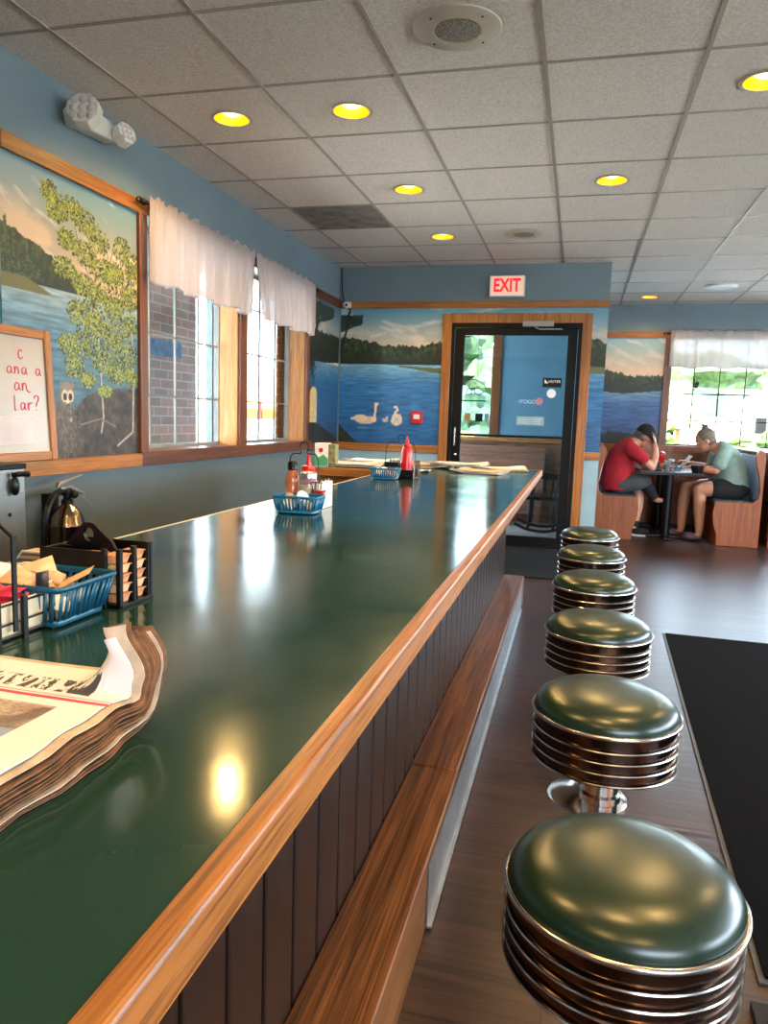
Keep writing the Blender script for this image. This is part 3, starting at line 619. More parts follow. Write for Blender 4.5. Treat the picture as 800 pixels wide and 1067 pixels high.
# fire alarm box (on the painted water), security camera and its cable
t = thing('fire_alarm_pull', 'small red fire alarm box on the painted lake', 'fire alarm', (-1.54, YE-.02, 1.2))
obj('body', MB().box(-1.595, -1.485, YE-.04, YE, 1.145, 1.265), M['red'], t, bevel=.006); obj('lever', MB().box(-1.57, -1.51, YE-.048, YE-.038, 1.19, 1.235), M['white'], t, bevel=.002)
t = thing('security_camera', 'small white ball camera on the trim in the room corner', 'camera', (-2.28, YE-.06, 2.28))
obj('ball', MB().ell((-2.275, YE-.075, 2.275), (.035, .035, .033)), M['white'], t); obj('lens', MB().ell((-2.265, YE-.108, 2.272), (.012, .008, .012)), M['black'], t); obj('mount', MB().box(-2.31, -2.24, YE-.05, YE-.02, 2.255, 2.31), M['white'], t, bevel=.004)
tag(obj('cable', MB().tube(bpts([(-2.31, YE-.03, 2.31), (-2.335, YE-.03, 2.42), (-2.345, YE-.02, 2.64)], 12), .006), M['black']), 'black cable running from the ceiling to the corner camera', 'cable')
t = thing('hanging_plaque', 'narrow beige wooden plaque hanging beside the second window', 'plaque', (-2.33, 6.42, 1.28))
obj('board', MB().prism([(6.335, 1.13), (6.50, 1.13), (6.50, 1.40), (6.46, 1.45), (6.38, 1.45), (6.335, 1.40)], -2.345, -2.33, 'x'), plain('aged_beige_board', (176, 156, 112), .6, .12, 30), t, bevel=.002)
obj('cord', MB().tube([(-2.33, 6.42, 1.13), (-2.33, 6.42, .97)], .004), M['iron'], t)

# ================================================================== CEILING FIXTURES
def make_lamp():
    t = local('recessed_light', 'x', 'ceiling light')
    obj('trim_ring', MB().loft([[(r*math.cos(2*pi*q/40), r*math.sin(2*pi*q/40), z) for q in range(40)] for r, z in ((.088, 0), (.100, -.002), (.103, -.006), (.086, -.008), (.086, 0))], True), M['trimring'], t)
    obj('reflector', MB().lathe([(.086, -.006), (.080, .03), (.066, .075), (.06, .10), (.0, .10)], 40, None, False), M['gold'], t, label='gold inner reflector')
    obj('bulb', MB().lathe([(0, .012), (.03, .014), (.047, .024), (.052, .045), (.045, .085), (0, .098)], 28), M['bulb'], t, label='glowing warm bulb')
    return t
lamp = make_lamp()
LL = ['recessed light nearest the emergency light on the left wall', 'recessed light to the right of the one beside the left wall, same row', 'recessed light right of the dark ceiling panel', 'recessed light closest to the exit sign', 'recessed light alone in the middle row over the stools',
      'recessed light at the right edge of the photo', 'small recessed light just in front of the far wall mural', 'added unseen recessed light over the near end of the counter', 'added unseen recessed light over the nearest stool', 'added unseen recessed light behind the viewer over the counter', 'added unseen recessed light behind the viewer over the mat', 'added unseen recessed light behind the viewer over the aisle', 'added unseen recessed light over the dining floor, right side', 'added unseen recessed light deep over the dining floor, right side']
for i, (x, y) in enumerate(LAMPS):
    o = lamp if i == 0 else dup(lamp, (x, y, ZC)); o.location = (x, y, ZC); o['label'] = LL[i]; o['group'] = 'recessed ceiling lights'
    l = bpy.data.lights.new('lamp_glow', 'SPOT'); l.energy = LAMP*(.35 if y > 9 else 1); l.color = (1, .62, .22); l.specular_factor = .18; l.spot_size = math.radians(150); l.spot_blend = .5; l.shadow_soft_size = .045
    lo = bpy.data.objects.new('lamp_glow', l); C.objects.link(lo); lo.location = (x, y, ZC-.004)
def speaker(x, y, r, label):
    t = thing('ceiling_speaker', label, 'speaker', (x, y, ZC)); T = Matrix.Translation((x, y, ZC))
    obj('rim_plate', MB().lathe([(0, 0), (r, 0), (r, -.006), (r*.97, -.010), (r*.56, -.014), (r*.53, -.010), (0, -.010)], 56, T), plain('beige_speaker_plate', (188, 178, 160), .4, .05, 10), t)
    g = MB().lathe([(0, -.016), (r*.3, -.016), (r*.52, -.012), (r*.52, -.009), (0, -.009)], 48, T)
    m, nt, b = newmat('speaker_mesh'); vo = nt.nodes.new('ShaderNodeTexVoronoi'); vo.inputs['Scale'].default_value = 130; nt.links.new(coords(nt), vo.inputs['Vector'])
    nt.links.new(ramp(nt, vo.outputs[0], [(.3, (60, 58, 54)), (.5, (138, 132, 122))]), b.inputs['Base Color']); obj('speaker_mesh', g, m, t)
    for q in range(4):
        a = q*pi/2+.9; obj('screw', MB().ell((x+r*.8*math.cos(a), y+r*.8*math.sin(a), ZC-.012), (.005, .005, .003), 10, 6), M['iron'], t)
speaker(-.53, 2.945, .165, 'large round beige ceiling speaker with a perforated centre')
speaker(-.505, 6.075, .15, 'small round ceiling speaker in line with the exit sign')
t = thing('ceiling_diffuser', 'flat white round ceiling fixture over the booth', 'ceiling fixture', (1.33, 8.51, ZC))
obj('plate', MB().lathe([(0, -.03), (.10, -.028), (.155, -.016), (.165, 0), (0, 0)], 40, Matrix.Translation((1.33, 8.51, ZC))), plain('white_enamel', (235, 235, 232), .4), t)
# emergency light on the left wall
t = thing('emergency_light', 'white twin-headed emergency light high on the left wall', 'emergency light', (-2.33, 3.25, 2.5))
obj('housing', MB().prism([(3.12, 2.48), (3.42, 2.50), (3.42, 2.56), (3.36, 2.585), (3.14, 2.585), (3.10, 2.54)], XL, -2.29, 'x'), M['white'], t, bevel=.008)
for (y, x, z, rz, rx, s) in ((3.10, -2.25, 2.525, 1.15, -.25, .078), (3.40, -2.25, 2.53, -.15, .2, .055)):
    T = Matrix.Translation((x, y, z)) @ Matrix.Rotation(-pi/2+rz*.4+(.0 if y < 3.2 else .9), 4, 'Z') @ Matrix.Rotation(pi/2+.25, 4, 'X')
    T = Matrix.Translation((x, y, z)) @ Matrix.Rotation(math.radians(-70 if y < 3.2 else -10), 4, 'Z').inverted() @ Matrix.Rotation(pi/2+.35, 4, 'X')
    T = Matrix.Translation((x, y, z)) @ Matrix.Rotation(math.radians(15 if y < 3.2 else 75), 4, 'Z') @ Matrix.Rotation(pi/2-.3, 4, 'X')
    octo = [(s*math.cos(a), s*math.sin(a)) for a in [pi/8+q*pi/4 for q in range(8)]]
    h = obj('lamp_head', MB().prism(octo, -.03, .03, 'z', T), M['white'], t, bevel=.005)
    ln = MB()
    for i in range(-1, 2):
        for j in range(-1, 2): ln.ell((i*s*.5, j*s*.5, .030), (s*.24, s*.24, .008), 10, 6, T)
    obj('lens', ln, plain('frosted_lens', (206, 196, 190), .15, .04), h)

# ================================================================== CURTAIN VALANCES
def valance(name, label, P0, dirv, outv, L, zt, zb, seed, group, sk0=0, sk1=0):
    r = random.Random(seed); n = int(L/.008); rows = 26; mb = MB(); vs = []
    ph = [r.uniform(0, 6.28) for _ in range(6)]; fr_ = [r.uniform(38, 60), r.uniform(22, 34), r.uniform(9, 14), 75]
    for j in range(rows+1):
        tz = j/rows
        for i in range(n+1):
            s_ = i/n*L; amp = .006+.016*min(1, max(0, tz-.1)*1.6)
            off = amp*(math.sin(s_*fr_[0]+ph[0]+tz*.7)*.6+math.sin(s_*fr_[1]+ph[1])*.7+math.sin(s_*fr_[2]+ph[2]+tz)*.5*tz)+.004*math.sin(s_*140+ph[3])*(1 if tz < .16 else .2)
            z = zt-(zt-zb)*tz
            if j == 0: z += .010*math.sin(s_*46+ph[4])+.006*math.sin(s_*97)
            if tz > .9: z += .010*math.sin(s_*17+ph[5])*(tz-.9)*10
            if j in (2, 3): off *= .3
            p = Vector(P0)+Vector(dirv)*(s_+sk0*tz*(1-s_/L)+sk1*tz*s_/L)+Vector(outv)*(off+.02); vs.append((p.x, p.y, z))
    fs = [(j*(n+1)+i, j*(n+1)+i+1, (j+1)*(n+1)+i+1, (j+1)*(n+1)+i) for j in range(rows) for i in range(n)]
    mb.add(vs, fs); o = obj(name, mb, M['sheer'], angle=180); sd = o.modifiers.new('thick', 'SOLIDIFY'); sd.thickness = .0008
    tag(o, label, 'curtain', group); return o
valance('curtain_valance', 'sheer white valance over the window nearer the whiteboard', (-2.315, 3.70, 0), (0, 1, 0), (1, 0, 0), 1.36, 2.335, 1.885, 1, 'sheer valances', 0, -.03)
valance('curtain_valance', 'sheer white valance over the left-wall window nearer the corner', (-2.315, 5.07, 0), (0, 1, 0), (1, 0, 0), 1.25, 2.335, 1.885, 2, 'sheer valances', .10, 0)
valance('curtain_valance', 'sheer white valance over the far window behind the booth', (1.0, YF-.06, 0), (1, 0, 0), (0, -1, 0), 1.7, 2.34, 1.90, 3, 'sheer valances')
def rod(label, a, b_, wallv):
    t = thing('curtain_rod', label, 'curtain rod', a); obj('rod', MB().tube([a, b_], .009), M['iron'], t)
    A, B, Wv = Vector(a), Vector(b_), Vector(wallv); d = (B-A).normalized()
    for P_, s in ((A, -1), (B, 1)):
        obj('finial', MB().ell(P_+d*s*.02, (.016, .02, .016)).tube(bpts([P_+d*s*.0, P_+d*s*.05+Vector((0, 0, .012)), P_+d*s*.075-Vector((0, 0, .004)), P_+d*s*.05-Vector((0, 0, .012))], 10), .005), M['iron'], t)
        obj('bracket', MB().tube([P_-d*s*.03, P_-d*s*.03+Wv*.045], .006), M['iron'], t)
rod('black iron curtain rod above the left-wall windows', (-2.312, 3.68, 2.295), (-2.312, 6.36, 2.295), (-1, 0, 0))
rod('black iron curtain rod above the far window', (.99, YF-.045, 2.30), (2.75, YF-.045, 2.30), (0, 1, 0))

# ================================================================== LUNCH COUNTER
CZ, CX0, CX1, CY0, CY1 = .89, -1.055, -.211, -1.2, 4.93
t = thing('lunch_counter', 'long green-topped lunch counter with oak edge and dark boarded front', 'counter', (-.7, 2, 0))
top = MB().box(CX0, CX1-.018, CY0, 1.765, CZ-.035, CZ).box(CX0, CX1-.018, 1.767, CY1-.02, CZ-.035, CZ)
obj('countertop', top, M['green'], t, smooth=False, label='glossy dark green laminate top')
LG = (-1.6, CX0, 4.2, 4.93)
obj('return_top', MB().box(LG[0], CX0, LG[2]+.025, CY1-.02, CZ-.035, CZ-.001), M['green'], t, smooth=False)
e = MB()
prof = [(0, -.036), (.020, -.036), (.0235, -.033), (.0215, -.005), (.0205, -.002), (.0185, .0002), (.0165, .0010), (.001, .0010), (0, .0004)]
e.prism([(CX1-.0205+u, CZ+v_) for u, v_ in prof], CY0, CY1, 'y')
obj('edge_moulding', e, M['oak_edge'], t, angle=30, label='oak edge moulding')
obj('edge_moulding', MB().box(LG[0], CX1-.03, CY1-.02, CY1+.004, CZ-.036, CZ+.0008), M['oak_x'], t, bevel=.004)
obj('edge_moulding', MB().box(LG[0], CX0, LG[2], LG[2]+.025, CZ-.05, CZ+.001), M['oak_x'], t, bevel=.003)
obj('edge_moulding', MB().box(CX0-.006, CX0, CY0, LG[2], CZ-.035, CZ+.001), M['cream'], t, label='thin pale edge strip')
fp = MB(); y = -1.14
while y < 4.9:
    y2 = min(y+.121, 4.925); fp.box(-.440, -.420, y+.004, y2-.004, .17, CZ-.04); y += .125
obj('front_panel', fp, M['panel'], t, smooth=False, bevel=.003, label='dark vertical boards')
obj('carcass', MB().box(-.99, -.441, CY0+.1, 4.92, .0, CZ-.036).box(LG[0]+.03, -.99, 4.26, 4.9, 0, CZ-.036), M['panel'], t, smooth=False)
obj('return_panel', MB().box(LG[0]+.01, CX0+.05, 4.235, 4.259, .03, CZ-.036), M['oak_x'], t, smooth=False, label='plain oak front of the return')
t = thing('foot_rest', 'worn oak foot rest step along the bottom of the counter', 'foot rest', (-.36, 2, 0))
obj('step_board', MB().prism([(-.4195, -1.2), (-.262, -1.2), (-.2795, 2.062), (-.4195, 2.062)], 0, .178, 'z'), M['step'], t, bevel=.004)
obj('step_board', MB().prism([(-.4195, 2.065), (-.281, 2.065), (-.2895, 4.95), (-.4195, 4.95)], 0, .180, 'z'), M['step'], t, bevel=.004)
obj('kick_strip', MB().prism([(-.2755, 1.60), (-.2725, 1.60), (-.2855, 4.72), (-.2885, 4.72)], .012, .160, 'z').prism([(-.2755, 1.60), (-.262, 1.60), (-.275, 4.72), (-.2885, 4.72)], .006, .012, 'z'), M['alu'], t, smooth=False, label='scuffed aluminium kick strip')

# ------------------------------------------------------------------ stools
def make_stool():
    t = local('bar_stool', 'x', 'stool')
    obj('seat', MB().lathe([(0, .6075), (.05, .607), (.095, .603), (.128, .595), (.150, .581), (.1585, .567), (.158, .556), (.15, .552), (0, .552)], 72), M['vinyl'], t, label='domed green vinyl seat', angle=60)
    obj('rim', MB().loft([[((.161+.005*math.cos(a))*math.cos(2*pi*q/72), (.161+.005*math.cos(a))*math.sin(2*pi*q/72), .554+.005*math.sin(a)) for q in range(72)] for a in [2*pi*i/10 for i in range(10)]], True), M['chrome'], t)
    p = [(.150, .552), (.158, .550)]
    for k_ in range(4):
        z = .542-k_*.024; p += [(.1565, z-.002), (.1555, z-.017), (.1595, z-.019), (.1605, z-.0215), (.1595, z-.024)]
    p += [(.152, .444), (.14, .44), (0, .44)]
    obj('band', MB().lathe([(0, .552)]+p, 72), M['chrome_band'], t, angle=25, label='ribbed chrome band')
    rb = MB()
    for k_ in range(4):
        z = .5215-k_*.024
        rb.loft([[((.1600+.0022*math.cos(a))*math.cos(2*pi*q/72), (.1600+.0022*math.cos(a))*math.sin(2*pi*q/72), z+.0022*math.sin(a)) for q in range(72)] for a in [2*pi*i/6 for i in range(6)]], True)
    obj('ribs', rb, M['chrome'], t)
    obj('column', MB().lathe([(0, .03), (.04, .03), (.04, .34), (.046, .345), (.046, .36), (.04, .365), (.04, .42), (.09, .438), (.09, .442), (0, .442)], 40), M['chrome'], t)
    obj('base_flange', MB().lathe([(0, 0), (.125, 0), (.125, .006), (.115, .016), (.085, .028), (.06, .05), (.048, .085), (.0405, .10), (0, .10)], 56), M['chrome'], t)
    return t
stool = make_stool()
SL = ['green vinyl chrome stool nearest the viewer, cut off by the photo', 'second green stool from the viewer, its round chrome base showing', 'third green stool from the viewer, level with the mat corner', 'fourth green stool from the viewer', 'fifth green stool from the viewer, second from the door', 'last green stool of the row, in front of the exit door']
for i in range(6):
    o = stool if i == 0 else dup(stool, (0, 0, 0)); o.location = (.1, 1.03+.672*i, 0); o['label'] = SL[i]; o['group'] = 'counter stools'; o.rotation_euler = (0, 0, .9*i)

# ------------------------------------------------------------------ mats
t = thing('floor_mat', 'large black carpet mat with rubber edge right of the stools', 'mat', (1.6, 3, 0))
obj('carpet', MB().prism([(.47, 1.66), (.56, 4.47), (3.2, 4.40), (3.1, 1.56)], .001, .012, 'z'), M['mat_black'], t, smooth=False)
obj('rubber_edge', MB().prism([(.455, 1.645), (.547, 4.487), (3.22, 4.42), (3.12, 1.54)], .0005, .006, 'z'), M['rubber'], t, smooth=False)
tag(obj('door_mat', MB().prism([(-.9, 5.75), (.15, 5.75), (.15, 7.1), (-.9, 7.1)], .0005, .012, 'z'), M['mat_grey'], smooth=False), 'dark grey door mat in front of the exit door', 'mat')
t = thing('floor_hatch', 'corner of a dark-framed tan wooden board low on the floor', 'board', (.5, 1.4, 0))
obj('frame', MB().prism([(.41, 1.15), (.42, 1.565), (.9, 1.56), (.9, 1.15)], 0, .02, 'z'), M['frame_dark'], t, bevel=.002); obj('board', MB().prism([(.44, 1.15), (.45, 1.54), (.9, 1.535), (.9, 1.15)], .018, .024, 'z'), M['jamb'], t)

# ================================================================== THINGS ON THE COUNTER
def basket(W, D, H, mat):                         # open slatted basket, origin at the middle of its bottom
    t = local('plastic_basket', 'x', 'basket'); tp = .82; mb = MB()
    def P_(fx, fy, tz): k_ = tp+(1-tp)*tz; return (fx*W/2*k_, fy*D/2*k_, .003+(H-.003)*tz)
    def ringpts(tz, r=.012):
        k_ = tp+(1-tp)*tz; a, b_ = W/2*k_, D/2*k_; out = []
        for (sx_, sy_, a0) in ((1, 1, 0), (-1, 1, pi/2), (-1, -1, pi), (1, -1, 1.5*pi)):
            for q in range(4): an = a0+q*pi/6; out.append((sx_*(a-r)+r*math.cos(an), sy_*(b_-r)+r*math.sin(an), .003+(H-.003)*tz))
        return out
    mb.tube(ringpts(.97), .0032, 8, True); mb.loft([ringpts(.86), [(x*1.006, y*1.006, z) for x, y, z in ringpts(.97)]], caps=False); mb.loft([ringpts(0), ringpts(.16)], caps=False)
    b0 = ringpts(0); mb.add(b0, [tuple(range(len(b0)))])
    nx, ny = max(5, int(W/.013)), max(4, int(D/.013))
    def slat(a, b_, o_):
        q = .0024; (ax, ay, az), (bx, by, bz) = a, b_; ux, uy = (1, 0) if o_ else (0, 1)
        mb.add([(ax-ux*q*1.3, ay-uy*q*1.3, az), (ax+ux*q*1.3, ay+uy*q*1.3, az), (bx+ux*q*1.3, by+uy*q*1.3, bz), (bx-ux*q*1.3, by-uy*q*1.3, bz)], [(0, 1, 2, 3)])
    for i in range(nx+1):
        f = -.9+1.8*i/nx
        for sy_ in (-1, 1): slat(P_(f, sy_, .14), P_(f, sy_, .88), True)
    for i in range(ny+1):
        f = -.88+1.76*i/ny
        for sx_ in (-1, 1): slat(P_(sx_, f, .14), P_(sx_, f, .88), False)
    o = obj('basket_body', mb, mat, t, angle=50); sd = o.modifiers.new('thick', 'SOLIDIFY'); sd.thickness = .0016; return t
b1 = basket(.190, .135, .062, M['tealb']); place(b1, (-.765, .918, CZ+.0005)); b1['label'] = 'teal plastic basket of creamer tubs beside the big newspaper end'
b2 = basket(.145, .105, .056, M['blueb']); place(b2, (-.84, 2.20, CZ+.0005), .04); b2['label'] = 'blue basket in front of the ketchup, sugar jar and syrup'; b2['group'] = 'blue baskets along the counter'
b3 = dup(b2, (-.925, 3.62, CZ+.0005), .06, 'blue basket in front of the red squeeze bottle, far along the counter', 'blue baskets along the counter')
# creamer tubs
def creamer():
    t = local('creamer_tub', 'x', 'creamer')
    obj('cup', MB().lathe([(0, 0), (.012, 0), (.0165, .022), (.019, .023), (.019, .0245), (0, .0245)], 18), M['beige'], t)
    obj('foil_lid', MB().lathe([(0, .0246), (.0195, .0246), (.020, .0255), (0, .0258)], 18), M['paper'], t, label='pale foil lid'); return t
cr = creamer(); first = True
def tub(x, y, z, rx, ry, rz, label, grp):
    global first
    o = cr if first else dup(cr, (0, 0, 0)); first = False
    place(o, (x, y, z), rz, None, rx, ry); o['label'] = label; o['group'] = grp
rr = random.Random(5)
for k_ in range(16):
    tub(-.765+rr.uniform(-.06, .06), .918+rr.uniform(-.036, .036), CZ+.012+(k_//6)*.018, rr.uniform(-1.3, 1.3), rr.uniform(-1.2, 1.2), rr.uniform(0, 6), 'peach creamer tub with pale foil lid piled in the teal basket', 'creamers in the teal basket')
for k_ in range(9):
    tub(-.85+rr.uniform(-.045, .03), 2.20+rr.uniform(-.03, .03), CZ+.012+(k_//4)*.016, rr.uniform(-1.2, 1.2), rr.uniform(-1, 1), 0, 'creamer tub in the blue basket before the sugar jar', 'creamers in the middle blue basket')
for k_ in range(8):
    tub(-.925+rr.uniform(-.05, .05), 3.62+rr.uniform(-.03, .03), CZ+.012+(k_//4)*.016, rr.uniform(-1.2, 1.2), rr.uniform(-1, 1), 0, 'creamer tub in the farthest blue basket', 'creamers in the far blue basket')
pk = None
def packet(x, y, z, rx, ry, rz, mat, label, grp, nm='sugar_packet', cat='sugar packet', w_=.062, h_=.036):
    mb = MB(); n = 6; vs = [(w_*(i/n-.5), h_*(j/3-.5), .0035*math.sin(pi*i/n)*math.sin(pi*j/3)) for j in range(4) for i in range(n+1)]
    vs += [(a, b_, -c_-.0004) for a, b_, c_ in vs]; m_ = 4*(n+1)
    fs = [(j*(n+1)+i, j*(n+1)+i+1, (j+1)*(n+1)+i+1, (j+1)*(n+1)+i) for j in range(3) for i in range(n)]
    mb.add(vs, fs+[tuple(q+m_ for q in f)[::-1] for f in fs]); o = obj(nm, mb, M[mat]); place(o, (x, y, z), rz, None, rx, ry); tag(o, label, cat, grp); return o
for (x, y, z, rx, ry, rz, m, l, w_, h_) in ((-.805, .905, .957, .5, .2, .4, 'paper', 'white sugar packet on the creamers toward the wire caddy', .05, .034), (-.728, .888, .952, .3, .7, -.9, 'navy', 'small dark blue packet leaning among the creamers', .034, .018), (-.83, .945, .957, -.3, .2, 1.2, 'paper', 'white packet at the far back corner of the teal basket', .05, .034),
    (-.762, .925, .962, .5, -.3, .7, 'beige', 'peach square packet on top of the teal basket pile', .042, .036), (-.705, .93, .950, .2, -.5, .3, 'beige', 'peach packet lying along the right rim of the teal basket', .055, .032), (-.77, .885, .954, .6, .2, -.2, 'beige', 'peach packet at the front rim of the teal basket', .042, .034), (-.85, .90, .956, .2, .3, .1, 'lilac', 'pale blue packet at the left end of the teal basket', .05, .03)):
    packet(x, y, z, rx, ry, rz, m, l, 'packets in the teal basket', w_=w_, h_=h_)
# wire caddy of sweetener packets (near left)
t = thing('wire_caddy', 'black wire caddy with bent handle holding pink sweetener packets', 'caddy', (-.785, .825, CZ))
x0, x1, y0, y1 = -.87, -.702, .772, .874; wi = MB()
for z in (CZ+.008, CZ+.026, CZ+.052): wi.tube([(x0, y0, z), (x1, y0, z), (x1, y1, z), (x0, y1, z)], .0016, 6, True)
for (x, y) in ((x1, y0), (x1, y0+.048), (x1, y1), (x0, y1), (x0, y0), (-.76, y0), (-.81, y0), (-.76, y1), (-.81, y1)): wi.box(x-.002, x+.003, y-.004, y+.004, CZ, CZ+.058)
obj('wire_frame', wi, M['iron'], t)
obj('handle', MB().prism([(CZ+.015, -.0035), (CZ+.142, -.0035), (CZ+.142, .0035), (CZ+.015, .0035)], 0, .003, 'x', Matrix.Translation((x1+.002, .800, 0)) @ Matrix(((1, 0, 0, 0), (0, 0, 1, 0), (0, 1, 0, 0), (0, 0, 0, 1)))).tube([(x1+.003, .80, CZ+.14), (x1-.02, .80, CZ+.158), (x0+.02, .80, CZ+.158), (x0, .80, CZ+.14), (x0, .80, CZ+.02)], .003), M['iron'], t, label='bent black handle')
bx_ = MB()
for zz, s0 in ((0, 0),):
    o_ = [(x0+.004, y0+.004), (x1-.004, y0+.004), (x1-.004, y1-.004), (x0+.004, y1-.004)]
    bx_.loft([[(x, y, CZ+z) for x, y in ([(a*(1-q)+q*(-.786), b_*(1-q)+q*.823) for a, b_ in o_])] for z, q in ((.003, .08), (.012, .02), (.054, 0), (.054, .03), (.016, .05))])
obj('liner', bx_, M['cream'], t, bevel=.002, label='cream plastic liner')
for k_ in range(14):
    packet(-.775+rr.uniform(-.06, .05), .823+rr.uniform(-.03, .03), CZ+.048+k_*.0012, rr.uniform(-.35, .35), rr.uniform(-.35, .35), rr.uniform(-.5, .5), 'pink', 'pink sweetener packet heaped in the wire caddy', 'pink packets in the wire caddy')
def bottle(name, label, x, y, parts, group=None, cat='bottle', z=CZ):
    t = thing(name, label, cat, (x, y, z), group)
    for nm, prof, mat in parts: obj(nm, MB().lathe([(r, h) for r, h in prof], 28, Matrix.Translation((x, y, z))), M[mat] if isinstance(mat, str) else mat, t)
    return t
SQ = lambda r, h: [('body', [(0, 0), (r, 0), (r*1.03, .01), (r, h*.4), (r*.97, h*.8), (r*.8, h*.93), (r*.6, h), (0, h)], 'red'), ('nozzle', [(r*.72, h), (r*.72, h+.008), (r*.3, h+.014), (r*.16, h+.045), (r*.08, h+.05), (0, h+.05)], 'red')]
RP = plain('translucent_red_plastic', (214, 60, 66), .3, .04)
t = bottle('squeeze_bottle', 'pale red squeeze bottle at the left edge behind the wire caddy', -.812, .93, [('body', [(0, .0), (.027, .0), (.028, .1), (.024, .135), (.012, .15), (0, .15)], RP)], z=CZ)
t.location = (-.9, .80, CZ)
for c_ in kids(t): c_.matrix_parent_inverse = Matrix.Translation((.812, -.93, -CZ))
t.location = (-.812, .965-.04, CZ)
t.location = (-.903, .87, CZ)
# black condiment tray with jam tubs
t = thing('condiment_tray', 'black plastic condiment tray with triangular arched handle and jam slots', 'tray', (-.74, 1.03, CZ)); bk = M['black']
tr_ = MB().box(-.812, -.668, .992, 1.078, CZ, CZ+.006).box(-.812, -.806, .992, 1.078, CZ, CZ+.088).box(-.812, -.668, 1.072, 1.078, CZ, CZ+.094)
for (x, y) in ((-.676, .992), (-.676, 1.030), (-.676, 1.070), (-.700, .988)): tr_.box(x-.002, x+.006, y-.002, y+.006, CZ, CZ+.094)
tr_.box(-.806, -.670, 1.032, 1.036, CZ, CZ+.086)
obj('frame', tr_, bk, t, bevel=.001, smooth=False)
obj('front_plate', MB().box(-.812, -.700, .986, .990, CZ+.004, CZ+.090), bk, t, bevel=.001, label='glossy black front plate')
ar = MB(); out = [(-.800, CZ+.086), (-.772, CZ+.118), (-.762, CZ+.126), (-.748, CZ+.126), (-.738, CZ+.118), (-.700, CZ+.086)]
hole = [(-.755+.010*math.cos(a), CZ+.106+.012*math.sin(a)) for a in [2*pi*q/16 for q in range(16)]]
def nearest(pt, path):
    best = None
    for (a, b_), (c_, d_) in zip(path, path[1:]+path[:1]):
        L = (c_-a)**2+(d_-b_)**2; tt = max(0, min(1, ((pt[0]-a)*(c_-a)+(pt[1]-b_)*(d_-b_))/L)); q = (a+(c_-a)*tt, b_+(d_-b_)*tt); dd = (q[0]-pt[0])**2+(q[1]-pt[1])**2
        if best is None or dd < best[0]: best = (dd, q)
    return best[1]
outer = []
for q in range(32):
    a = 2*pi*q/32; r_ = 1e-4
    while r_ < .08:
        x, z = -.755+r_*math.cos(a), CZ+.106+r_*math.sin(a); ins = False
        for (ax, az), (bx, bz) in zip(out, out[1:]+out[:1]):
            if (az > z) != (bz > z) and x < (bx-ax)*(z-az)/(bz-az)+ax: ins = not ins
        if not ins: break
        r_ += .0006
    outer.append((x, z))
hole = [(-.755+.009*math.cos(2*pi*q/32), CZ+.107+.011*math.sin(2*pi*q/32)) for q in range(32)]
ar.loft([[(x, 1.031, z) for x, z in outer], [(x, 1.037, z) for x, z in outer], [(x, 1.037, z) for x, z in hole], [(x, 1.031, z) for x, z in hole]], True)
obj('handle', ar, bk, t, smooth=False, label='arched handle with a hand hole')
JL = plain('jam_foil', (206, 150, 104), .5, .15, 90)
for col, (x, y) in enumerate(((-.690, 1.012), (-.690, 1.052), (-.728, 1.010))):
    for k_ in range(5):
        mb = MB().loft([[(sx_*s, sy_*s*.95, z) for sx_, sy_ in ((-1, -1), (1, -1), (1, 1), (-1, 1))] for s, z in ((.011, 0), (.0145, .0125), (.0165, .0128), (.0165, .014))])
        o = obj('jam_tub', mb, M['beige'] if k_ % 2 else JL, bevel=.001); place(o, (x, y, CZ+.0065+k_*.0156))
        tag(o, ['bottom', 'second lowest', 'middle', 'second highest', 'top'][k_]+[' jam tub of the stack in the front corner slot of the black tray', ' jam tub of the stack in the rear slot of the black tray', ' jam tub of the stack just behind the black front plate'][col], 'jam tub', 'jam tubs in the black tray')
# tan menu stack with a white edge, behind the basket
t = thing('menu_stack', 'stack of tan striped cards with white edge behind the teal basket', 'cards', (-.93, 1.13, CZ))
ms = [(-.987, CZ), (-.984, CZ+.022), (-.962, CZ+.048), (-.868, CZ+.048), (-.868, CZ)]
m, nt, b = newmat('striped_tan_card'); wv = nt.nodes.new('ShaderNodeTexWave'); wv.inputs['Scale'].default_value = 30; wv.bands_direction = 'Z'; wv.inputs['Distortion'].default_value = 2; nt.links.new(coords(nt, (.25, 1, 1)), wv.inputs[0])
nt.links.new(ramp(nt, wv.outputs[1], [(.3, (120, 98, 76)), (.6, (196, 170, 134))]), b.inputs['Base Color'])
obj('cards', MB().prism(ms, 1.125, 1.16, 'y'), m, t, smooth=False); obj('border', MB().tube([(x, 1.124, z) for x, z in ms[:4]], .0018), M['paper'], t, label='white border')

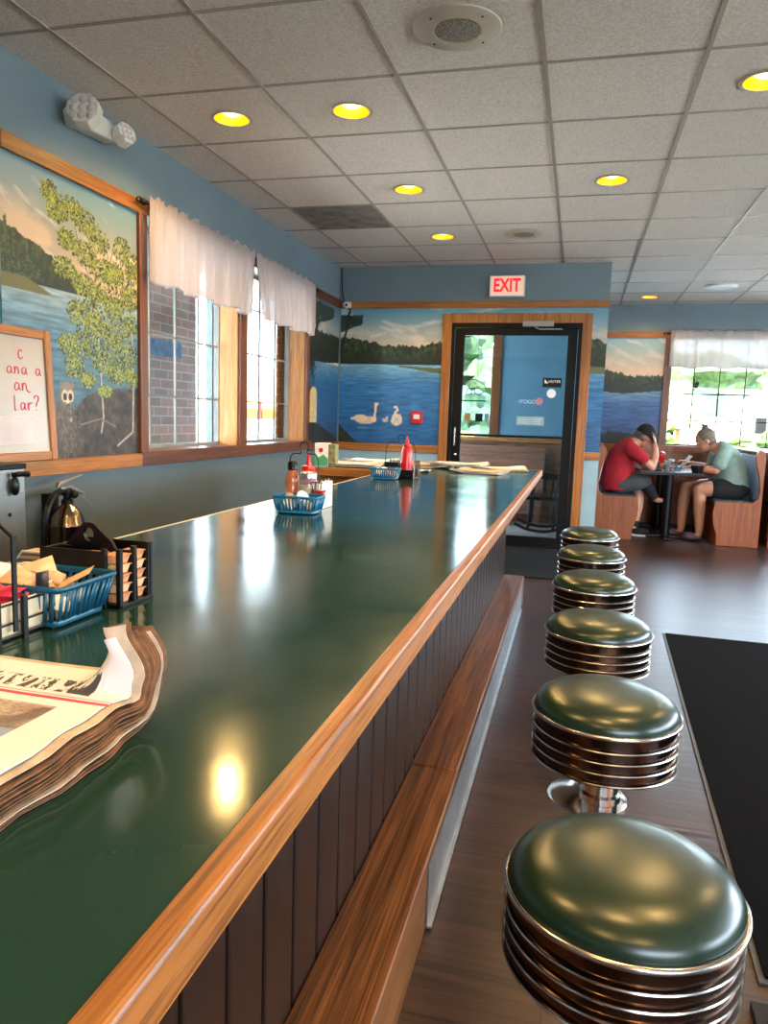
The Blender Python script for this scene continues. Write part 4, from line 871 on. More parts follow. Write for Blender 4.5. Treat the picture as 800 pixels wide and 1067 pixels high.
# middle set
def cond_rack(label, x0, x1, y0, y1, hz, loc):
    t = thing('condiment_rack', label, 'rack', loc); mb = MB().box(x0, x1, y0, y1, CZ, CZ+.003).box(x0, x1, y0, y0+.003, CZ, CZ+.045).box(x0, x1, y1-.003, y1, CZ, CZ+.045).box(x0, x0+.003, y0, y1, CZ, CZ+.045)
    obj('tray', mb, M['black'], t, smooth=False)
    ym = (y0+y1)/2; xm = (x0+x1)/2
    obj('handle', MB().tube(bpts([(x0, ym, CZ+.04), (x0+.012, ym, hz-.03), (xm-.012, ym, hz-.016), (xm-.016, ym, hz+.008), (xm, ym, hz+.022), (xm+.016, ym, hz+.008), (xm+.012, ym, hz-.016), (x1-.012, ym, hz-.03), (x1, ym, CZ+.04)], 40), .002), M['iron'], t, label='looped wire handle')
    wr = MB()
    for k_ in range(5): y = y0+.004+k_*(y1-y0-.008)/4; wr.box(x1+.002, x1+.006, y-.002, y+.002, CZ, CZ+.092)
    for k_ in range(4): x = x1+.002+k_*.011; wr.box(x-.0015, x+.0015, y0-.004, y0, CZ, CZ+.092)
    wr.box(x1, x1+.036, y0-.004, y0-.001, CZ, CZ+.004).box(x1, x1+.036, y0-.004, y0-.001, CZ+.088, CZ+.092)
    obj('wire_side', wr, M['chrome'], t, smooth=False, label='chrome wire side pocket'); return t
cond_rack('black rack with looped handle holding the syrup, ketchup and sugar', -.955, -.835, 2.30, 2.46, 1.085, (-.9, 2.38, CZ))
AM = plain('amber_syrup', (170, 96, 62), .15, .1, 20)
bottle('syrup_bottle', 'amber syrup bottle with black cap behind the middle blue basket', -.918, 2.335, [('body', [(0, .003), (.028, .003), (.031, .02), (.028, .045), (.020, .062), (.024, .082), (.021, .105), (.014, .125), (0, .125)], AM), ('cap', [(.015, .124), (.017, .126), (.017, .148), (.012, .154), (0, .154)], 'black')])
bottle('ketchup_bottle', 'red ketchup bottle behind the glass sugar jar', -.893, 2.42, SQ(.030, .125), 'red squeeze bottles')
bottle('sugar_jar', 'glass sugar jar with metal screw lid beside the syrup bottle', -.860, 2.332, [('body', [(0, .003), (.026, .003), (.030, .012), (.030, .085), (.026, .10), (0, .10)], 'jar'), ('sugar', [(0, .005), (.025, .006), (.0285, .014), (.0285, .075), (0, .078)], 'cream'), ('lid', [(.027, .100), (.0285, .101), (.0285, .116), (.02, .122), (0, .122)], 'steel')])
tag(obj('jam_tub', MB().loft([[(-.812+a*s, 2.31+b_*s, CZ+z) for a, b_ in ((-1, -1), (1, -1), (1, 1), (-1, 1))] for s, z in ((.013, .052), (.017, .062), (.017, .064))]), M['red'], bevel=.001), 'red jam tub in the chrome side of the middle rack', 'jam tub')
tag(obj('card_box', MB().box(-.826, -.804, 2.315, 2.42, CZ+.001, CZ+.088), M['paper'], bevel=.001), 'white card box in the chrome side pocket of the middle rack', 'box')
# far set
cond_rack('black rack with looped handle holding the far red bottle', -.965, -.80, 3.70, 3.82, 1.09, (-.88, 3.76, CZ))
bottle('ketchup_bottle', 'bright red squeeze bottle in the rack farthest along the counter', -.845, 3.74, SQ(.030, .165), 'red squeeze bottles')
bottle('salt_shaker', 'small glass shaker with metal top in the far rack', -.925, 3.75, [('body', [(0, .003), (.018, .003), (.016, .06), (.014, .075), (0, .075)], 'jar'), ('lid', [(.0145, .075), (.0155, .077), (.014, .092), (.006, .099), (0, .10)], 'steel')])
bottle('pepper_shaker', 'small dark-filled shaker beside the glass shaker in the far rack', -.895, 3.76, [('body', [(0, .003), (.016, .003), (.0145, .055), (.013, .07), (0, .07)], 'frame_dark'), ('lid', [(.0135, .07), (.0145, .072), (.013, .087), (.006, .094), (0, .095)], 'steel')])
tag(obj('packet_box', MB().box(-.955, -.88, 3.705, 3.73, CZ+.046, CZ+.082), M['black'], bevel=.003), 'small black box standing behind the farthest blue basket', 'box')
# green and white carton
t = thing('drink_carton', 'white and green carton with a red fruit on the counter return', 'carton', (-1.47, 4.28, CZ))
obj('box', MB().box(-1.535, -1.45, 4.262, 4.33, CZ, CZ+.142), M['paper'], t, bevel=.002); G1 = plain('carton_green', (70, 150, 96), .5)
obj('side_panel', MB().box(-1.449, -1.405, 4.266, 4.326, CZ, CZ+.138), plain('carton_olive', (120, 116, 72), .5, .2, 40), t, bevel=.002)
obj('printed_band', MB().prism([(-1.534, CZ+.005), (-1.451, CZ+.005), (-1.451, CZ+.05), (-1.48, CZ+.075), (-1.51, CZ+.055), (-1.534, CZ+.085)], 4.2605, 4.262, 'y'), G1, t, smooth=False)
obj('printed_fruit', MB().lathe([(0, 0), (.014, 0), (.012, .002), (0, .002)], 14, Matrix.Translation((-1.495, 4.2615, CZ+.10)) @ Matrix.Rotation(pi/2, 4, 'X')), M['red'], t)

# newspapers
def printmat(name, base, mast=0):
    m, nt, b = newmat(name); v = coords(nt); sx_ = nt.nodes.new('ShaderNodeSeparateXYZ'); nt.links.new(v, sx_.inputs[0])
    col = ramp(nt, noise(nt, coords(nt, (5, 9, 1)), 3, 2), [(.35, tuple(q*.86 for q in base)), (.55, base)])
    tx = noise(nt, coords(nt, (90, 300, 1)), 1, 1); col = mixc(nt, col, ramp(nt, tx, [(.42, (120, 114, 110)), (.52, (255, 255, 255))]), .55)
    nt.links.new(col, b.inputs['Base Color']); setp(b, rough=.75); return m
NP = [printmat('news_white', (238, 234, 226)), printmat('news_grey', (218, 208, 196)), printmat('news_tan', (214, 176, 132))]
def newspaper(x, y, rz, W, D, label, m, n=3, seed=1, grp='newspapers at the far end of the counter', z0=0):
    r = random.Random(seed); t = thing('newspaper', label, 'newspaper', (x, y, CZ+z0), grp, rz)
    T = t.matrix_world
    for k_ in range(n):
        w2, d2, ph = W/2-.006*k_+r.uniform(-.008, .008), D/2+r.uniform(-.006, .006), r.uniform(0, 6); N = 12; mb = MB(); vs = []
        for zz in (0, .0022):
            for j in range(N+1):
                for i in range(N+1):
                    u, v_ = i/N*2-1, j/N*2-1; h = .0025+k_*.0055+zz+.0022*(1+math.sin(u*4+ph+v_*2))*(abs(u)**2+.2)+(.016*max(0, u*v_-.3) if seed % 2 else .014*max(0, -u*v_-.3))
                    vs.append((u*w2, v_*d2, h))
        q = (N+1)**2; fs = []
        for j in range(N):
            for i in range(N):
                a = j*(N+1)+i; fs.append((a+q, a+1+q, a+N+2+q, a+N+1+q)); fs.append((a, a+N+1, a+N+2, a+1))
        rim = [i for i in range(N+1)]+[(j+1)*(N+1)-1 for j in range(1, N+1)]+[N*(N+1)+i for i in range(N-1, -1, -1)]+[j*(N+1) for j in range(N-1, 0, -1)]
        for a, b_ in zip(rim, rim[1:]+rim[:1]): fs.append((a, b_, b_+q, a+q))
        mb.add(vs, fs, T); obj('page', mb, NP[m if k_ == n-1 else (m+1+k_) % 3], t, angle=50)
    t.rotation_euler = (0, 0, rz)
    return t
newspaper(-1.33, 4.41, .10, .34, .26, 'thick grey newspaper lying on the left counter return', 1, 4, 3)
newspaper(-1.30, 4.72, -.08, .35, .25, 'folded newspaper at the back of the counter return', 0, 5, 5)
newspaper(-.94, 4.70, .12, .31, .28, 'tan newspaper behind the far blue basket', 2, 4, 8)
newspaper(-.93, 4.25, .1, .20, .18, 'small white paper sheet right of the far red bottle', 0, 1, 2)
newspaper(-.72, 4.68, -.1, .36, .24, 'grey newspaper lying on its neighbours at the back of the counter end', 1, 3, 7, z0=.019)
newspaper(-.545, 4.38, -.25, .30, .22, 'tan-cornered newspaper lying nearest the viewer at the counter end', 2, 3, 9)
newspaper(-.47, 4.72, .12, .36, .22, 'white newspaper reaching the outer corner of the counter end', 0, 3, 11)
# the big folded newspaper at the left bottom
t = thing('folded_newspaper', 'thick folded newspaper with curled corner, cut off by the left edge', 'newspaper', (-.6, .35, CZ))
NF, nt, b = newmat('news_front_page'); v = coords(nt); sx_ = nt.nodes.new('ShaderNodeSeparateXYZ'); nt.links.new(v, sx_.inputs[0])
def mth(op, a, b2=None, c2=None):
    n = nt.nodes.new('ShaderNodeMath'); n.operation = op
    for i, q in enumerate((a, b2, c2)):
        if q is None: continue
        if isinstance(q, (int, float)): n.inputs[i].default_value = q
        else: nt.links.new(q, n.inputs[i])
    return n.outputs[0]
def band(lo, hi, ax='Y'): return mth('MULTIPLY', mth('GREATER_THAN', sx_.outputs[ax], lo), mth('LESS_THAN', sx_.outputs[ax], hi))
col = ramp(nt, noise(nt, coords(nt, (8, 14, 1)), 2, 3), [(.36, (206, 190, 186)), (.5, (222, 218, 212)), (.62, (216, 196, 164))])
blk = ramp(nt, noise(nt, coords(nt, (10, 12, 1)), 1.4, 1), [(.42, (150, 130, 124)), (.46, (232, 222, 206))])
col = mixc(nt, col, blk, mth('MULTIPLY', band(-1, .548), .75)); 
txm = noise(nt, coords(nt, (150, 380, 1)), 1, 1); col = mixc(nt, col, mixc(nt, col, ramp(nt, txm, [(.42, (110, 110, 112)), (.5, (255, 255, 255))]), 1.0), mth('MULTIPLY', band(-1, .56), .6))
col = mixc(nt, col, (224, 224, 226), mth('MAXIMUM', band(.552, .7), band(-.44, .1, 'X')), 'MIX')
ms_ = mth('GREATER_THAN', noise(nt, coords(nt, (60, 28, 1), (0, 0, .0)), 1, 3, .6, 1.5), .50); ms2 = mth('MULTIPLY', mth('MULTIPLY', ms_, band(.583, .612)), band(-.60, -.425, 'X')); col = mixc(nt, col, (70, 66, 68), ms2, 'MIX')
col = mixc(nt, col, (222, 70, 92), band(.566, .572), 'MIX'); col = mixc(nt, col, (232, 150, 160), band(.5745, .577), 'MIX')
col = mixc(nt, col, (140, 160, 190), mth('MULTIPLY', band(-.455, -.44, 'X'), band(-1, .5)), 'MIX')
nt.links.new(col, b.inputs['Base Color']); setp(b, rough=.7)
NE = plain('brown_newsprint_edge', (128, 88, 58), .85, .22, 60); NW = plain('white_newsprint_edge', (196, 176, 154), .85, .1, 60)  # brown tone for most pages, paler tone for a few
def sm(a, b_, x): q = max(0, min(1, (x-a)/(b_-a))); return q*q*(3-2*q)
rq = random.Random(21); NL = 17
for k_ in range(NL):
    ph = [q_+rq.uniform(-.35, .35)+k_*.09 for q_ in (1, 2, 3, 4, 5)]; NX, NY = 44, 54; vs = []; xe = -.388+rq.uniform(-.007, .003)-(.010 if k_ == NL-1 else 0)+.0015*math.sin(k_*2); ye = .640+rq.uniform(-.008, .006)
    zb = .0025+k_*.0029
    tk = .0012+k_*.0025; RB, Y0 = .056, .588
    for th in (0, .0007):
        for j in range(NY+1):
            for i in range(NX+1):
                fx = (i/NX)**.6; x = -.86+(xe+.86)*fx; m_ = sm(-.462, -.408, x); tt = tk+th
                SE = .652+(ye-.640)+.062*m_+.004*math.sin(x*60+ph[3])*m_; f_ = j/NY; s_ = .02+(SE-.02)*(f_ if f_ < .5 else .5+.5*(1-(1-(f_-.5)*2)**1.6))
                edge = sm(-.47, -.39, x); rip = edge*(.0022*math.sin(s_*33+ph[2])+.0009*math.sin(s_*71+ph[3]))+.0012*math.sin(x*20+s_*14)
                am = math.radians(87)*m_; a_ = max(0, min((s_-Y0)/RB, am)); rest = max(0, s_-Y0-RB*am)
                y = s_ if s_ <= Y0 else Y0+(RB-tt)*math.sin(a_)+rest*math.cos(a_)
                z = tt if s_ <= Y0 else RB-(RB-tt)*math.cos(a_)+rest*math.sin(a_)
                flap = sm(.0, .05, rest*m_); x_ = x+.0035*math.sin(s_*38+ph[0])*fx**8+.002*math.sin(s_*90+ph[1])*fx**10-.012*flap*sm(-.5, -.385, x)+.004*math.sin(s_*60+ph[4])*flap
                vs.append((x_, y+.003*flap*math.sin(x*90+ph[2]), CZ+max(.0008+th, z+rip*min(1, tk*60))))
    q = (NX+1)*(NY+1); fs = []; mi = []
    for j in range(NY):
        for i in range(NX):
            a = j*(NX+1)+i; fs.append((a+q, a+1+q, a+NX+2+q, a+NX+1+q)); fs.append((a, a+NX+1, a+NX+2, a+1))
    rim = [i for i in range(NX+1)]+[(j+1)*(NX+1)-1 for j in range(1, NY+1)]+[NY*(NX+1)+i for i in range(NX-1, -1, -1)]+[j*(NX+1) for j in range(NY-1, 0, -1)]
    for a, b_ in zip(rim, rim[1:]+rim[:1]): fs.append((a, b_, b_+q, a+q))
    obj('page', MB().add(vs, fs), NF if k_ == NL-1 else (NW if k_ in (3, 9, NL-2) else NE), t, angle=60, label='printed front page with red line' if k_ == NL-1 else None)

# ================================================================== LEFT WALL THINGS
t = thing('whiteboard', 'oak-framed whiteboard with pink handwriting propped on the wall trim', 'whiteboard', (-2.3, 2.5, .96))
TB = Matrix.Translation((-2.322, 2.94, .958)) @ Matrix.Rotation(math.radians(-3.0), 4, 'Y')      # board plane: local y along wall, z up
BL, BH = -1.15, .575
obj('surface', MB().box(0, .010, BL, -.005, .005, BH-.005, TB), plain('whiteboard_enamel', (172, 158, 142), .25, .03, 3), t, smooth=False, label='cream-white writing surface')
obj('frame_stile', MB().box(-.004, .020, BL, BL+.042, 0, BH, TB), M['oak_z'], t, bevel=.004)
obj('frame_stile', MB().box(-.004, .020, -.042, 0, 0, BH, TB), M['oak_z'], t, bevel=.004); obj('frame_rail', MB().box(-.004, .020, BL+.042, -.042, 0, .04, TB).box(-.004, .020, BL+.042, -.042, BH-.04, BH, TB), M['oak_y'], t, bevel=.004)
PEN = plain('pink_marker_ink', (216, 30, 84), .5, .02)
GL = {'c': [[(.8, .85), (.45, 1), (.1, .6), (.2, .1), (.55, 0), (.85, .2)]],
      'a': [[(.8, .85), (.45, 1), (.1, .6), (.2, .1), (.5, .05), (.8, .5), (.82, .9), (.82, .3), (1.0, .0)]],
      'n': [[(.1, 1), (.12, 0), (.2, .6), (.5, 1), (.72, .8), (.75, .0)]],
      'd': [[(.75, .8), (.4, 1), (.1, .5), (.3, .02), (.7, .3), (.85, .95), (.8, .2), (1.1, .0)]],
      'N': [[(.1, 1), (.12, 0), (.2, .6), (.5, 1), (.72, .8), (.78, .2), (1.1, -.15), (1.4, -.1)]],
      'l': [[(.3, 1.9), (.25, .1), (.5, .0)]], 'r': [[(.15, 1), (.2, 0), (.3, .7), (.6, 1), (.85, .9)]],
      '?': [[(.1, 1.6), (.35, 2.0), (.8, 1.9), (.85, 1.4), (.5, .95), (.4, .5)], [(.33, .06), (.38, .0)]]}
def write(s_, right, z, h, wd):
    hw = MB()
    y = right-wd*len(s_)
    for ch in s_:
        for st_ in GL.get(ch, []):
            pts = bpts([(.0115, y+a*wd*.82, z+b_*h) for a, b_ in st_], 18) if len(st_) > 2 else [(.0115, y+a*wd*.82, z+b_*h) for a, b_ in st_]
            hw.tube([TB @ Vector(p) for p in pts], .0022, 5)
        y += wd
    obj('handwriting', hw, PEN, t, label='line of pink marker writing')
write('c', -.165, .44, .038, .04); write('ana a', -.062, .375, .03, .043); write('aN', -.15, .305, .033, .045); write('lar?', -.085, .222, .032, .042)
tag(obj('paper_note', MB().box(.0105, .0125, -.40, -.135, .075, .195, TB).box(.0125, .014, -.40, -.13, .188, .196, TB), plain('note_paper', (196, 184, 180), .8), smooth=False), 'white paper note stuck low on the whiteboard', 'note')
# steel cabinet
t = thing('steel_cabinet', 'brushed steel cabinet with a black latch at the left edge', 'cabinet', (-2.15, 2.2, 0))
obj('body', MB().box(-2.31, -2.0, 1.80, 2.362, .0, .97), M['steel'], t, bevel=.006); obj('lid', MB().box(-2.315, -1.994, 1.79, 2.366, .965, .985), M['frame_dark'], t, bevel=.004)
obj('seam_strip', MB().box(-2.0, -1.996, 1.82, 2.358, .878, .882), M['alu'], t, smooth=False)
obj('latch', MB().tube(bpts([(-1.99, 2.285, .945), (-1.965, 2.30, .95), (-1.955, 2.33, .948)], 8), .010).ell((-1.985, 2.292, .905), (.015, .018, .035)), M['black'], t); obj('button', MB().ell((-1.998, 2.277, .80), (.006, .008, .008)), M['black'], t)
# fire extinguisher
EXM = plain('polished_extinguisher_steel', (150, 132, 112), .14, .08, 12, metal=1)
ex, ey = -2.255, 2.93; t = thing('fire_extinguisher', 'polished metal fire extinguisher with black hose on the left wall', 'fire extinguisher', (ex, ey, .3)); T = Matrix.Translation((ex, ey, 0))
obj('cylinder', MB().lathe([(0, .28), (.07, .28), (.078, .30), (.078, .655), (.080, .657), (.080, .664), (.077, .668), (.070, .70), (.05, .732), (.028, .752), (.02, .765), (0, .765)], 48, T), EXM, t)
obj('valve', MB().lathe([(.026, .755), (.026, .775), (.016, .782), (.02, .80), (.02, .83), (0, .832)], 20, T).ell((ex+.03, ey+.01, .80), (.018, .018, .018)), M['iron'], t)
obj('lever', MB().prism([(ey-.075, .835), (ey-.06, .862), (ey+.10, .890), (ey+.10, .883), (ey-.05, .848)], ex-.010, ex+.010, 'x').prism([(ey-.05, .822), (ey+.01, .828), (ey+.11, .79), (ey+.12, .80), (ey+.02, .842), (ey-.05, .836)], ex-.010, ex+.010, 'x'), M['steel'], t, bevel=.002)
obj('hose', MB().tube(bpts([(ex, ey-.02, .815), (ex+.01, ey-.09, .81), (ex+.02, ey-.165, .74), (ex+.02, ey-.185, .60), (ex+.015, ey-.18, .42), (ex+.01, ey-.15, .34)], 40), .015), M['black'], t, label='black rubber hose')
obj('pin_ring', MB().tube(bpts([(ex+.02, ey+.06, .80), (ex+.06, ey+.14, .71), (ex+.07, ey+.18, .65)], 10), .002), M['steel'], t)
obj('wall_bracket', MB().box(XL, ex-.07, ey-.03, ey+.03, .35, .80), M['iron'], t); obj('label_plate', MB().prism([(-.028, .50), (.028, .50), (.028, .61), (-.028, .61)], 0, .001, 'y', Matrix.Translation((ex+.0783, ey-.0, 0)) @ Matrix.Rotation(pi/2, 4, 'Z')), M['steel'], t, smooth=False)

# ================================================================== BOOTH
def bench(name, label, xs, mirror, group, y0, y1):
    """xs = x of the seat front; mirror -1: back rest towards -x"""
    t = thing(name, label, 'booth bench', (xs+mirror*.2, (y0+y1)/2, 0), group); s = mirror
    prof = [(.03, 0), (.035, .10), (-.005, .22), (-.018, .34), (.0, .455), (.34, .455), (.39, .50), (.405, .58), (.385, .72), (.345, .86), (.335, .92), (.355, .965), (.39, .985), (.42, .97), (.432, .93), (.432, 0)]
    P_ = [(xs+s*a, b_) for a, b_ in prof]
    obj('side_panel', MB().prism(P_, y0, y0+.035, 'y'), M['booth'], t, bevel=.006); obj('side_panel', MB().prism(P_, y1-.035, y1, 'y'), M['booth'], t, bevel=.006)
    obj('seat_base', MB().box(min(xs+s*.03, xs+s*.405), max(xs+s*.03, xs+s*.405), y0+.035, y1-.035, 0, .40), M['booth_y'], t, smooth=False)
    obj('seat_cushion', MB().box(min(xs-s*.0, xs+s*.40), max(xs, xs+s*.40), y0+.036, y1-.036, .40, .470), M['slate'], t, bevel=.02)
    bc = [(xs+s*a, b_) for a, b_ in ((.39, .47), (.40, .58), (.375, .72), (.345, .86), (.345, .93), (.405, .93), (.41, .47))]
    obj('back_cushion', MB().prism(bc, y0+.036, y1-.036, 'y'), M['stripe'], t, bevel=.02, label='blue striped back cushion')
    cap = [(xs+s*a, b_) for a, b_ in ((.405, .47), (.405, .975), (.43, .96), (.43, .47))]
    obj('back_panel', MB().prism(cap, y0+.036, y1-.036, 'y'), M['booth_y'], t)
    obj('top_roll', MB().tube([(xs+s*.385, y0+.036, .965), (xs+s*.385, y1-.036, .965)], .026, 12), M['booth_y'], t)
    return t
bench('booth_bench', 'oak booth bench under the person in the red t-shirt', .64, -1, 'oak booth benches', 8.14, 9.66)
bench('booth_bench', 'oak booth bench under the person in the sage t-shirt', 1.395, 1, 'oak booth benches', 8.14, 9.66)
bench('booth_bench', 'oak booth bench backing onto the right one, mostly outside the photo', 2.34, -1, 'oak booth benches', 8.14, 9.66)
t = thing('booth_table', 'dark-edged booth table on a black pedestal between the two diners', 'table', (.98, 8.95, 0))
obj('tabletop', MB().box(.665, 1.29, 8.24, 9.64, .695, .722), plain('grey_table_laminate', (120, 118, 122), .2, .05), t, bevel=.004); obj('edge_band', MB().box(.66, 1.295, 8.235, 8.24, .692, .720), M['black'], t)
for y in (8.5, 9.35): obj('pedestal', MB().tube([(.975, y, .03), (.975, y, .69)], .045, 20), M['black'], t); obj('foot', MB().box(.68, 1.27, y-.04, y+.04, 0, .035).box(.935, 1.015, y-.25, y+.25, 0, .035), M['black'], t, bevel=.01)
TZ = .7225
bottle('ketchup_bottle', 'round red-topped bottle on the booth table', .90, 8.72, [('body', [(0, 0), (.03, 0), (.032, .09), (.04, .12), (.048, .15), (.04, .185), (.015, .20), (0, .20)], 'red')], z=TZ)
bottle('drinking_glass', 'tall glass of dark drink on the booth table beside the napkins', .925, 8.34, [('tumbler', [(0, 0), (.03, 0), (.036, .12), (.034, .12), (.029, .006), (0, .006)], 'jar'), ('drink', [(0, .007), (.028, .008), (.031, .075), (0, .075)], 'frame_dark')], cat='glass', z=TZ)
bottle('sugar_jar', 'clear jar with pale lid on the booth table behind the glass', 1.0, 8.62, [('body', [(0, 0), (.032, 0), (.032, .10), (0, .10)], 'jar'), ('lid', [(.034, .10), (.034, .122), (0, .124)], 'paper')], z=TZ)
tag(obj('condiment_holder', MB().box(.80, .87, 8.48, 8.62, TZ, TZ+.10).box(.78, .89, 8.44, 8.66, TZ, TZ+.02), M['black'], bevel=.006), 'black condiment holder on the booth table by the raised forearm', 'holder')
tag(obj('packet_holder', MB().box(1.02, 1.08, 8.44, 8.52, TZ, TZ+.055).box(1.03, 1.045, 8.45, 8.51, TZ, TZ+.07), M['blueb'], bevel=.004), 'small light blue packet holder in the middle of the booth table', 'holder')
tag(obj('black_bowl', MB().lathe([(0, 0), (.05, 0), (.065, .05), (.068, .082), (.063, .082), (.055, .01), (0, .008)], 28, Matrix.Translation((1.225, 8.33, TZ))), M['black']), 'dark bowl on the booth table in front of the person in sage', 'bowl')
tag(obj('paper_plate', MB().lathe([(0, .002), (.06, .002), (.085, .010), (.085, .012), (.06, .005), (0, .005)], 30, Matrix.Translation((.76, 8.62, TZ))), M['paper']), 'white plate on the booth table beside the elbow in red', 'plate')
tag(obj('open_menu', MB().prism([(1.10, TZ+.05), (1.19, TZ+.17), (1.194, TZ+.168), (1.104, TZ+.048)], 8.48, 8.74, 'y'), M['paper'], smooth=False), 'white menu held up by the person in the sage t-shirt', 'menu')
tag(obj('silverware_napkin', MB().box(1.0, 1.12, 8.27, 8.31, TZ, TZ+.008), M['paper'], bevel=.003), 'white folded napkin at the near edge of the booth table', 'napkin')

# ================================================================== PEOPLE
def solid(name, mb, mat, parent, vox=.008, it=6, label=None):
    me = bpy.data.meshes.new(name); me.from_pydata(mb.v, [], mb.f); me.materials.append(mat); o = bpy.data.objects.new(name, me); C.objects.link(o); attach(o, parent)
    import bmesh
    bm = bmesh.new(); bm.from_mesh(me); bmesh.ops.recalc_face_normals(bm, faces=bm.faces); bm.to_mesh(me); bm.free()
    r = o.modifiers.new('remesh', 'REMESH'); r.mode = 'VOXEL'; r.voxel_size = vox; r.use_smooth_shade = True
    s = o.modifiers.new('smooth', 'SMOOTH'); s.factor = .5; s.iterations = it
    if label: o['label'] = label
    return o
def limb(mb, pts, radii, n=14):
    sp = bpts(pts, 12*(len(pts)-1)); m_ = len(sp); rs = [np.interp(i/(m_-1)*(len(pts)-1), range(len(pts)), radii) for i in range(m_)]
    mb.tube(sp, [float(r) for r in rs], n); mb.ell(pts[0], (radii[0],)*3, 12, 8); mb.ell(pts[-1], (radii[-1],)*3, 12, 8)
def torso(mb, pts, a, b_, y):
    sp = bpts([(p[0], y, p[1]) for p in pts], 30); m_ = len(sp); rings = []
    for i in range(m_):
        f = i/(m_-1)*(len(pts)-1); ra, rb = float(np.interp(f, range(len(pts)), a)), float(np.interp(f, range(len(pts)), b_))
        tn = (sp[min(i+1, m_-1)]-sp[max(i-1, 0)]).normalized(); nr = Vector((tn.z, 0, -tn.x))
        rings.append([tuple(sp[i]+nr*ra*math.cos(q)+Vector((0, 1, 0))*rb*math.sin(q)) for q in [2*pi*k/24 for k in range(24)]])
    mb.loft(rings)
def hand(mb, wrist, d, up, s=1):
    w_ = Vector(wrist); d = Vector(d).normalized(); sd = d.cross(Vector(up)).normalized(); up = sd.cross(d)
    F = Matrix((sd, d, up)).transposed().to_4x4(); F.translation = w_+d*.045
    mb.ell((0, 0, 0), (.040, .052, .017), 12, 8, F)
    for k_, (o_, L) in enumerate(((-.030, .062), (-.010, .074), (.010, .070), (.029, .054))):
        b0 = w_+d*.080+sd*o_; mb.tube([b0, b0+d*L*.5+up*-.006, b0+d*L*.8-up*.022, b0+d*L*.92-up*.036], [.0095, .009, .008, .007], 8); mb.ell(b0+d*L*.92-up*.036, (.007,)*3, 8, 6)
    b0 = w_+d*.025-sd*.03*s; mb.tube([b0, b0+d*.03-sd*.026*s-up*.008, b0+d*.055-sd*.030*s-up*.02], [.012, .0105, .009], 8); mb.ell(b0+d*.055-sd*.030*s-up*.02, (.009,)*3, 8, 6)
def head(mb, c, tilt, s):            # s=+1 looks to +x, -1 looks to -x; returns frame
    F = Matrix.Translation(c) @ (Matrix.Rotation(pi, 4, 'Z') if s < 0 else Matrix.Identity(4)) @ Matrix.Rotation(tilt, 4, 'Y')
    mb.ell((-.005, 0, .015), (.098, .076, .105), 20, 14, F); mb.ell((.030, 0, -.045), (.062, .056, .068), 16, 10, F); mb.ell((.062, 0, -.085), (.028, .030, .022), 12, 8, F)
    mb.ell((.095, 0, -.02), (.020, .013, .024), 10, 8, F); mb.ell((.082, 0, .028), (.02, .045, .014), 10, 6, F); mb.ell((.082, 0, -.058), (.014, .024, .012), 10, 6, F)
    for q in (-1, 1): mb.ell((-.002, q*.078, -.01), (.018, .010, .030), 10, 8, F)
    return F
def face(F, t):
    for q in (-1, 1): obj('eye', MB().ell((.082, q*.030, .006), (.010, .013, .008), 10, 8, F), M['white'], t); obj('iris', MB().ell((.090, q*.030, .005), (.004, .006, .006), 8, 6, F), M['frame_dark'], t)
    obj('mouth', MB().ell((.093, 0, -.058), (.006, .020, .004), 10, 6, F), plain('lips', (160, 84, 78), .5), t)
# --- person in red
t = thing('person', 'person in red t-shirt and black cap leaning head on hand in the booth', 'person', (.45, 8.5, .475)); y = 8.5
b = MB(); torso(b, [(.47, .56), (.46, .72), (.50, .88), (.56, .985), (.60, 1.02)], [.14, .15, .135, .085, .05], [.17, .17, .19, .15, .06], y)
F = head(b, Vector((.70, y, 1.085)), .55, 1); limb(b, [(.59, y, 1.0), (.67, y, 1.06)], [.06, .055])
limb(b, [(.54, y-.19, .95), (.66, y-.22, .86), (.775, y-.19, .765)], [.055, .050, .040]); limb(b, [(.775, y-.19, .765), (.80, y-.14, .88), (.795, y-.09, 1.0)], [.042, .042, .028]); hand(b, (.795, y-.09, 1.0), (-.15, .35, 1), (1, 0, .1))
limb(b, [(.54, y+.19, .95), (.64, y+.24, .86), (.74, y+.22, .765)], [.055, .05, .04]); limb(b, [(.74, y+.22, .765), (.84, y+.12, .765), (.92, y+.05, .765)], [.04, .038, .026]); hand(b, (.92, y+.05, .765), (1, -.2, 0), (0, 0, 1))
limb(b, [(.46, y-.10, .56), (.60, y-.09, .585), (.72, y-.04, .60)], [.095, .085, .062]); limb(b, [(.72, y-.04, .60), (.78, y-.0, .51), (.85, y+.02, .42)], [.060, .056, .038]); b.ell((.89, y+.02, .40), (.07, .035, .03), 12, 8, None)
limb(b, [(.46, y+.10, .56), (.60, y+.10, .565), (.68, y+.08, .54)], [.095, .085, .062]); limb(b, [(.68, y+.08, .54), (.68, y+.04, .32), (.655, y+.0, .10)], [.060, .056, .036]); b.ell((.70, y, .045), (.09, .036, .03), 12, 8)
solid('body', b, M['skin'], t, .007, 5, 'skin of face, arms and lower legs')
s_ = MB(); torso(s_, [(.455, .50), (.45, .62), (.455, .74), (.50, .89), (.56, .985), (.595, 1.01)], [.165, .172, .165, .148, .098, .062], [.20, .205, .19, .205, .165, .075], y)
for q in (-1, 1): limb(s_, [(.54, y+q*.18, .95), (.61, y+q*.215, .90), (.675, y+q*.225, .855)], [.078, .074, .068])
solid('t_shirt', s_, M['tee_red'], t, .009, 5, 'red t-shirt')
